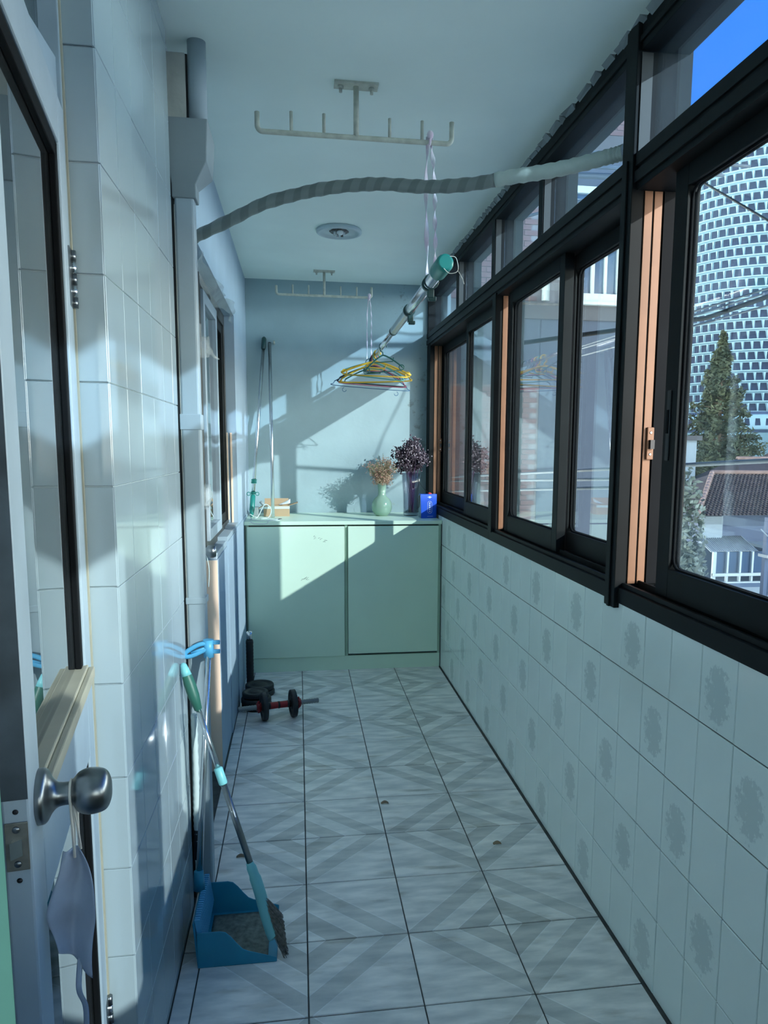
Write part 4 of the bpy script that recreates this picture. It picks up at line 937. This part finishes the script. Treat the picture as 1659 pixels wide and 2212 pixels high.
# black cable looped on the near sash
tag(O('window_cable', MB().tube(spline([(.982, 1.70, 2.10), (.982, 1.8, 2.10), (.978, 1.875, 2.06), (.978, 1.925, 2.0), (.978, 1.94, 1.94), (.978, 1.925, 1.85), (.978, 1.895, 1.75), (.978, 1.888, 1.65), (.978, 1.905, 1.52), (.978, 1.925, 1.40), (.978, 1.935, 1.28)], 6), .004, 8), 'rubber_black'), 'loose black rubber strip looping over the pane by the thick post', 'rubber strip')

# ---- ground and brick wing next door
GZ = -6.0
S('ground', Bs((1.3, 420, -200, 520, GZ-.5, GZ)), 'ground', 'grey street level ground far below the balcony', 'ground')
bw = thing('brick_building', (3.4, 10.5, GZ), 'neighbouring pink brick wing with a white window', 'building')
WO('wall', Bs((1.2, 3.36, 10.505, 14, GZ, 9.0), (3.36, 5.0, 10.50, 14, GZ, 9.0)), 'brick_joint', bw)
WO('plaster_field', Bs((1.2, 3.36, 10.485, 10.505, 2.30, 3.22), (3.36, 5.0, 10.47, 10.50, GZ, 3.30)), 'wing_plaster', bw)
WO('plaster_field', Bs((3.42, 5.0, 10.47, 10.50, 4.95, 5.4)), 'wing_plaster', bw)
WO('band', Bs((1.2, 5.0, 10.44, 10.49, 3.20, 3.42)), 'wing_band', bw)
WO('band', Bs((3.36, 5.0, 10.40, 10.49, 5.35, 5.62)), 'wing_band', bw)
WO('corner_pipe', MB().tube([(3.40, 10.44, 3.44), (3.40, 10.44, 8.8)], .055, 14), 'white_upvc', bw)
bm_ = MB().box(-.0975, .0975, -.012, .02, -.031, .031).mesh('brick')
cells = []
def bricks(x0, x1, z0, z1):
    r = 0; z = z0+.033
    while z < z1:
        x = x0+(.1 if r % 2 else 0)
        while x < x1-.05: cells.append((x+.0, z)); x += .207
        z += .072; r += 1
bricks(1.95, 3.32, 3.44, 5.0); bricks(2.2, 3.32, .62, 2.30); bricks(4.15, 4.95, 5.66, 6.5)
cells.sort(key=lambda c: (abs(c[0]-2.9)+abs(c[1]-3.6)*.4))
for i, (x, z) in enumerate(cells[:298]): link('brick', bm_, 'pink_brick', bw, loc=(x-3.4, random.uniform(-.003, .003), z-GZ))
rest = MB()
for x0_, x1_, z0_, z1_ in ((1.95, 3.32, 3.44, 5.0), (2.2, 3.32, .62, 2.30), (4.15, 4.95, 5.66, 6.5)):    # half bricks at the row ends
    r_, z = 0, z0_+.033
    while z < z1_:
        if r_ % 2: rest.box(x0_-.0975, x0_-.006, 10.488, 10.52, z-.031, z+.031)
        z += .072; r_ += 1
for x, z in cells[298:]: rest.box(x-.0975, x+.0975, 10.488, 10.52, z-.031, z+.031)
z = 5.05
while z < 8.8:
    x = 1.25
    while x < 3.3: rest.box(x-.0975, x+.0975, 10.488, 10.52, z-.031, z+.031); x += .207
    z += .072
z = -1.
while z < .6:
    x = 1.95
    while x < 3.3: rest.box(x-.0975, x+.0975, 10.488, 10.52, z-.031, z+.031); x += .207
    z += .072
o = WO('more_bricks', rest, 'pink_brick', bw); o['kind'] = 'stuff'
wf = WO('window', Bs((3.66, 3.73, 10.38, 10.47, 3.44, 4.95), (4.40, 4.50, 10.38, 10.47, 3.44, 4.95), (3.73, 4.40, 10.38, 10.47, 3.44, 3.55), (3.73, 4.40, 10.38, 10.47, 4.86, 4.95), (4.03, 4.08, 10.40, 10.46, 3.55, 4.86), (4.22, 4.26, 10.40, 10.46, 3.55, 4.86), (3.62, 4.54, 10.36, 10.47, 3.40, 3.44)), 'white_upvc', bw)
WO('pane', Bs((3.73, 4.40, 10.44, 10.45, 3.55, 4.86)), 'blue_glass_dark', wf)
cl = thing('hung_cloth', (3.9, 10.33, 4.8), 'dark garment drying before the white window', 'cloth')
WO('garment', MB().grid(lambda u, v: Vector((3.76+.2*u+.02*math.sin(v*6), 10.33+.015*math.sin(u*9), 4.75-.55*v-.1*math.sin(u*3))), 10, 8), 'green_dark', cl, closed=False, solid=.01)
WO('peg_rail', MB().tube([(3.70, 10.33, 4.76), (4.3, 10.33, 4.76)], .008, 8), 'rod_steel', cl)
# ---- drying poles outside
dr1 = thing('outdoor_pole', (2.0, 5.0, 1.27), 'long pale drying pole outside running past the window bays', 'pole', 'outdoor drying poles')
WO('tube', MB().tube([(2.0, 10.47, 1.005), (2.0, 3.0, 1.385)], .011, 10), 'rod_steel', dr1)
dr2_ = thing('outdoor_pole', (2.04, 5.0, 1.22), 'lower long drying pole outside below its pair', 'pole', 'outdoor drying poles')
WO('tube', MB().tube([(2.04, 10.47, .955), (2.04, 4.1, 1.262)], .011, 10), 'rod_steel', dr2_)
dr3 = thing('outdoor_pole', (1.95, 5.0, 1.15), 'lowest drying pole outside, seen through the middle bay', 'pole', 'outdoor drying poles')
WO('tube', MB().tube([(1.95, 10.47, .81), (1.95, 4.4, 1.195)], .011, 10), 'rod_steel', dr3)
rk2 = thing('outdoor_rack', (1.05, 3.9, 2.17), 'bundle of outdoor drying rods on a bracket before the tower', 'drying rack')
for k, (dx, dz, y1_) in enumerate(((0, 0, 3.45), (.06, .035, 3.2), (-.06, -.02, 3.7), (.02, -.05, 3.9), (.1, -.03, 3.55))):
    WO('rod', MB().tube([(2.2+dx, 6.0, 2.205+dz), (2.2+dx, y1_, 2.165+dz)], .0055, 8), 'rod_steel', rk2)
WO('bracket_arm', MB().tube([(1.06, 4.2, 1.98), (2.15, 3.88, 2.12), (2.3, 3.5, 2.18)], .012, 8), 'dark_alu', rk2)
rk3 = thing('outdoor_rack', (1.05, 4.1, 2.94), 'higher outdoor drying rods with a diagonal stay across the tower top', 'drying rack')
for k, (y, x1_, z) in enumerate(((3.9, 2.36, 2.90), (4.05, 2.30, 2.90), (4.25, 2.40, 2.98), (4.4, 2.62, 3.09), (4.4, 2.42, 3.11))):
    WO('rod', MB().tube([(1.06, y, z), (x1_, y, z)], .008, 8), 'rod_steel', rk3)
WO('end_tube', MB().tube([(1.06, 4.1, 2.86), (2.2, 4.1, 2.89)], .017, 10), 'rod_steel', rk3)
WO('stay', MB().tube([(2.14, 4.12, 2.92), (2.30, 3.6, 2.54), (2.42, 3.3, 2.25)], .006, 8), 'dark_alu', rk3)
WO('bracket_arm', MB().tube([(1.06, 4.6, 2.70), (1.95, 4.2, 2.90), (2.35, 4.0, 3.06)], .009, 8), 'rod_steel', rk3)

# ---- round tower
random.seed(4)
tw = thing('tower', (137.7, 220.3, GZ), 'round white office tower with staggered slanted windows', 'tower')
TC = Vector((137.7, 220.3, 0)); TR = 24.0; FH = 2.82; ZT = 87.5
ang0 = math.atan2(-.848, -.53)                           # towards the camera
prof_ = []
body = MB(); NSEG = 72
def cyl(mb, r, z0, z1, n=NSEG): mb.lathe([(r, z0), (r, z1)], n, Matrix.Translation(TC), smooth=True)
cyl(body, TR, GZ, ZT); WO('shaft', body, 'tower_panel', tw)
led = MB()
for f in range(27):
    z = ZT-2.2-FH*f; led.lathe([(TR, z-.42), (TR+.75, z-.12), (TR+.75, z+.12), (TR, z+.16)], NSEG, Matrix.Translation(TC), smooth=False)
o = WO('floor_ledges', led, 'tower_panel', tw); o['kind'] = 'stuff'
crown = MB(); cyl(crown, TR+.8, ZT-1.6, ZT); WO('crown', crown, 'tower_panel', tw)
WO('roof_plant', MB().lathe([(TR*.55, ZT), (TR*.55, ZT+2.2)], 40, Matrix.Translation(TC)), 'house_blue', tw)
da = 2.42/TR
hw = .5*.105*TR*.80
wmesh = MB().prism([(-hw*.86, 0, -1.02), (hw*1.06, 0, -1.02), (hw*.66, 0, 1.0), (-hw*.80, 0, 1.0)], (0, .1, 0)).mesh('tower_window')
cnt = 0
for f in range(26):
    zc = ZT-2.2-FH*f-1.58
    for k in range(-8, 3):
        if cnt >= 298: break
        a = ang0+(k+(.5 if f % 2 else 0))*da
        if k == 2 and f % 2: continue
        # angle measured so that negative k lies to the left as seen from the balcony
        p = Vector((math.cos(a), math.sin(a), 0))
        o = link('window', wmesh, 'tower_glass', tw, loc=(p.x*(TR+.06), p.y*(TR+.06), zc-GZ)); o.rotation_euler = (0, 0, a+math.pi/2); cnt += 1
fins = MB()
for f in range(26):
    zc = ZT-2.2-FH*f-1.58
    for k in range(-8, 3):
        a = ang0+(k+(.5 if f % 2 else 0)+.5)*da; p = Vector((math.cos(a), math.sin(a), 0)); t = Vector((-p.y, p.x, 0))
        c = TC+p*TR+Vector((0, 0, zc))
        fins.prism([c-t*.06+Vector((0,0,-1.0)), c+t*.05+Vector((0,0,-1.0)), c+t*.22+Vector((0,0,1.0)), c-t*.22+Vector((0,0,1.0))], p*.45)
o = WO('fins', fins, 'tower_panel', tw); o['kind'] = 'stuff'
a = ang0+3.05*da*0+.33*1.0
pf = Vector((math.cos(a), math.sin(a), 0)); tf_ = Vector((-pf.y, pf.x, 0)); c = TC+pf*TR
WO('side_fin', MB().prism([c-tf_*1.3-pf*1, c+tf_*1.3-pf*1, c+tf_*1.3+pf*1.6, c-tf_*1.3+pf*1.6], (0, 0, ZT+.8)), 'tower_panel', tw)
WO('lower_band', MB().lathe([(TR+.9, 6.2), (TR+.9, 12.0)], NSEG, Matrix.Translation(TC)), 'house_blue', tw)
WO('podium_frame', MB().lathe([(TR+1.5, 7.0), (TR+1.8, 7.3), (TR+1.8, 10.9), (TR+1.5, 11.2)], NSEG, Matrix.Translation(TC)), 'tower_panel', tw)
for k in range(-9, 4):
    a = ang0+k*da*1.05; p = Vector((math.cos(a), math.sin(a), 0))
    o = link('podium_window', wmesh, 'tower_glass', tw, loc=(p.x*(TR+1.83), p.y*(TR+1.83), 9.1-GZ)); o.rotation_euler = (0, 0, a+math.pi/2); o.scale = (.75, 1, .95)

# ---- trees
def conifer(loc, hgt, rad, label, seed, n=2600, mt='conifer'):
    random.seed(seed); t = thing('conifer_tree', loc, label, 'tree')
    O('trunk', MB().tube([(0,0,0), (.1,0,hgt*.5), (0,0,hgt*.97)], [.28, .18, .03], 8), 'bark', t)
    br_ = MB(); lv = MB()
    for k in range(260):
        z = hgt*(.20+.80*random.random() ** 1.15); a = random.uniform(0, 6.283); R_ = rad*max(.02, 1.02-(z-hgt*.2)/(hgt*.80)) ** 1.05*random.uniform(.65, 1.15)
        e = Vector((math.cos(a)*R_, math.sin(a)*R_, z+R_*random.uniform(-.05, .25))); b = Vector((0, 0, z))
        br_.tube([b, e], [.05, .012], 4, caps=False)
        for j in range(n//260):
            u = random.uniform(.15, 1.05) ** .8; p = b+(e-b)*u+Vector((random.gauss(0, .05+.05*R_), random.gauss(0, .05+.05*R_), random.gauss(-.12, .16)))
            d1 = Vector((random.gauss(0, 1), random.gauss(0, 1), random.gauss(-.3, .6))).normalized()*random.uniform(.14, .34); d2 = d1.cross(Vector((random.gauss(0, 1), random.gauss(0, 1), random.gauss(0, 1)))).normalized()*random.uniform(.05, .11)
            lv.add([p-d1, p+d2, p+d1, p-d2], [(0,1,2,3)])
    o = O('branches', br_, 'bark', t, closed=False); o['kind'] = 'stuff'
    o = O('foliage', lv, mt, t, closed=False); o['kind'] = 'stuff'
conifer((32.0, 55, GZ), 16.1, 4.4, 'tall feathery conifer standing before the round tower', 2, 15000)
def bushtree(loc, hgt, rad, label, seed, mt, n=2600):
    random.seed(seed); t = thing('leafy_tree', loc, label, 'tree')
    O('trunk', MB().tube([(0,0,0), (.1,.05,hgt*.75)], [.14, .06], 8), 'bark', t)
    lv = MB()
    for k in range(n):
        d = Vector((random.gauss(0, 1), random.gauss(0, 1), random.gauss(0, 1))).normalized()*(random.random() ** .4)
        p = Vector((d.x*rad, d.y*rad, hgt*.62+d.z*hgt*.40)); d1 = Vector((random.gauss(0, 1), random.gauss(0, 1), random.gauss(0, .6))).normalized()*random.uniform(.06, .16)
        d2 = d1.cross(Vector((random.gauss(0, 1), random.gauss(0, 1), random.gauss(0, 1)))).normalized()*random.uniform(.04, .08)
        lv.add([p-d1, p+d2, p+d1, p-d2], [(0,1,2,3)])
    o = O('foliage', lv, mt, t, closed=False); o['kind'] = 'stuff'
bushtree((12.55, 23.2, GZ), 4.3, .85, 'pale leaved garden tree beside the tiled roof house', 3, 'shrub', 2600)
bushtree((11.1, 21.0, GZ), 7.0, .85, 'dark narrow garden tree next to the thick post view', 6, 'shrub', 2200)
bushtree((29.0, 46.8, GZ), 7.2, 2.2, 'low bushy tree in front of the conifer', 8, 'conifer', 4200)
bushtree((24.4, 46.2, GZ), 8.0, 1.9, 'bushy tree left of the conifer foot', 9, 'conifer', 3600)
# ---- tiled roof house
random.seed(12)
hs_ = thing('tiled_house', (17.5, 27.5, GZ), 'low house with a brown tiled hip roof and white veranda posts', 'house')
ez, rz_ = -.86, .50
hx0, hx1, hy0, hy1 = 13.75, 24.0, 24.6, 31.0; ry = 27.3; rx0 = 15.75
WO('roof', MB().add([(hx0,hy0,ez),(hx1,hy0,ez),(hx1,hy1,ez),(hx0,hy1,ez),(rx0,ry,rz_),(hx1,ry,rz_)], [(0,1,5,4),(1,2,5),(2,3,4,5),(3,0,4),(0,3,2,1)]), 'roof_tile', hs_)
rows_ = MB()
n_ = 22
for i in range(n_):                                       # courses of roof tiles on the near slope
    t = i/n_; y = hy0+(ry-hy0)*t; z = ez+(rz_-ez)*t; xa = hx0+(rx0-hx0)*t
    x = xa+.05
    while x < hx1-.1 and x < 21:
        rows_.hexa([(x,y-.03,z+.0),(x+.085,y-.03,z+.0),(x+.085,y+.125,z+.062),(x,y+.125,z+.062)], [(x+.01,y-.03,z+.045),(x+.075,y-.03,z+.045),(x+.075,y+.125,z+.082),(x+.01,y+.125,z+.082)]); x += .15
o = WO('roof_tiles', rows_, 'roof_tile', hs_); o['kind'] = 'stuff'
for i in range(14):
    t = i/14; p = Vector((hx0,hy0,ez))*(1-t)+Vector((rx0,ry,rz_))*t; q = Vector((hx0,hy0,ez))*(1-t-.066)+Vector((rx0,ry,rz_))*(t+.066)
    WO('ridge_tile', MB().tube([p+Vector((0,0,.05)), q+Vector((0,0,.07))], [.10, .085], 8), 'roof_ridge', hs_)
WO('ridge', MB().tube([(rx0, ry, rz_+.05), (hx1, ry, rz_+.05)], .09, 8), 'roof_ridge', hs_)
WO('wall', Bs((14.3, 23.6, 25.4, 30.4, GZ, -.9)), 'house_blue', hs_)
WO('wall_bay', Bs((14.3, 15.1, 25.25, 25.4, -2.1, -.95)), 'house_wall', hs_)
WO('awning', MB().hexa([(14.15,24.3,-2.12),(15.95,24.3,-2.12),(15.95,25.4,-1.72),(14.15,25.4,-1.72)], [(14.15,24.3,-2.09),(15.95,24.3,-2.09),(15.95,25.4,-1.69),(14.15,25.4,-1.69)]), 'awning', hs_)
for k in range(22): WO('awning_rib', MB().tube([(14.2+.08*k, 24.3, -2.085), (14.2+.08*k, 25.38, -1.685)], .014, 6), 'awning', hs_)
WO('terrace_roof', Bs((16.1, 21, 23.9, 25.4, -2.0, -1.9)), 'house_wall', hs_)
for x in (14.2, 14.72, 15.2, 15.66, 16.3, 16.8, 17.3, 17.8): WO('veranda_post', Bs((x, x+(.12 if x < 14.3 else .07), 24.2, 24.3, -3.2, -2.1)), 'white_upvc', hs_)
WO('veranda_rail', Bs((14.2, 18.6, 24.15, 24.25, -2.95, -2.85), (14.2, 18.6, 24.15, 24.3, -3.25, -3.15)), 'white_upvc', hs_)
WO('veranda_glass', Bs((14.3, 18.6, 24.3, 24.33, -2.85, -2.1)), 'blue_glass_dark', hs_)
WO('lower_wall', Bs((13.9, 21, 23.4, 25.4, GZ, -3.2)), 'house_wall', hs_)
up = thing('utility_pole', (15.55, 22.5, GZ), 'white capped utility pole standing before the tiled house', 'pole')
WO('post', Bs((15.02, 15.2, 22.5, 22.68, GZ, -.75)), 'house_blue', up)
WO('white_face', Bs((15.2, 15.26, 22.45, 22.7, -1.9, -.95), (15.2, 15.26, 22.45, 22.7, -3.3, -2.4)), 'white_upvc', up)
WO('cap', Bs((14.95, 15.35, 22.3, 22.8, -2.05, -1.95)), 'awning', up)
for s_ in (-1, 1): WO('brace', MB().tube([(15.15, 22.5, -1.45), (15.15+s_*.35, 22.5, -1.12)], .02, 6), 'house_wall', up)
# more roofs behind
for k, (x, y, w_, d_, z0, z1, l) in enumerate(((25.6, 38.0, 7.0, 5.0, -.2, .95, 'brown roofed house behind the tiled house'), (43.0, 58.0, 9.0, 6.0, .2, 1.9, 'far brown roof right of the conifer'))):
    h2 = thing('roofed_house', (x, y, GZ), l, 'house')
    WO('walls', Bs((x-w_/2+.3, x+w_/2-.3, y-d_/2+.3, y+d_/2-.3, GZ, z0)), 'house_wall', h2)
    WO('roof', MB().add([(x-w_/2,y-d_/2,z0),(x+w_/2,y-d_/2,z0),(x+w_/2,y+d_/2,z0),(x-w_/2,y+d_/2,z0),(x-w_/2+1.2,y,z1),(x+w_/2-1.2,y,z1)], [(0,1,5,4),(1,2,5),(2,3,4,5),(3,0,4),(0,3,2,1)]), 'roof_tile', h2)
    WO('ridge', MB().tube([(x-w_/2+1.2, y, z1), (x+w_/2-1.2, y, z1)], .12, 8), 'roof_ridge', h2)
gh = thing('grey_house', (20.6, 40, GZ), 'pale flat topped house left of the conifer', 'house')
WO('walls', Bs((18.0, 21.5, 39, 44, GZ, 1.9)), 'house_wall', gh); WO('parapet', Bs((17.8, 21.7, 38.8, 44.2, 1.9, 2.15)), 'wing_band', gh)
WO('upper_room', Bs((18.0, 20.9, 40.5, 44, 2.15, 6.0)), 'house_wall', gh)
wf = WO('window', Bs((20.55, 20.85, 40.42, 40.5, 3.0, 4.2)), 'white_upvc', gh); WO('pane', Bs((20.6, 20.8, 40.40, 40.43, 3.08, 4.12)), 'blue_glass_dark', wf)
# distant skyline blocks close the horizon
random.seed(30)
for k, (x, y, wd, hh, l) in enumerate(((60, 150, 30, 16, 'low pale office block left of the tower foot'), (215, 190, 40, 22, 'grey office block beyond the tower'), (90, 300, 60, 30, 'far grey apartment slab behind the tower'))):
    t = thing('office_block', (x, y, GZ), l, 'building'); WO('walls', Bs((x-wd/2, x+wd/2, y, y+20, GZ, GZ+hh)), 'house_wall', t)
    for f in range(int(hh/3.4)): WO('window_band', Bs((x-wd/2+1, x+wd/2-1, y-.1, y, GZ+1.2+3.4*f, GZ+2.9+3.4*f)), 'tower_glass', t)
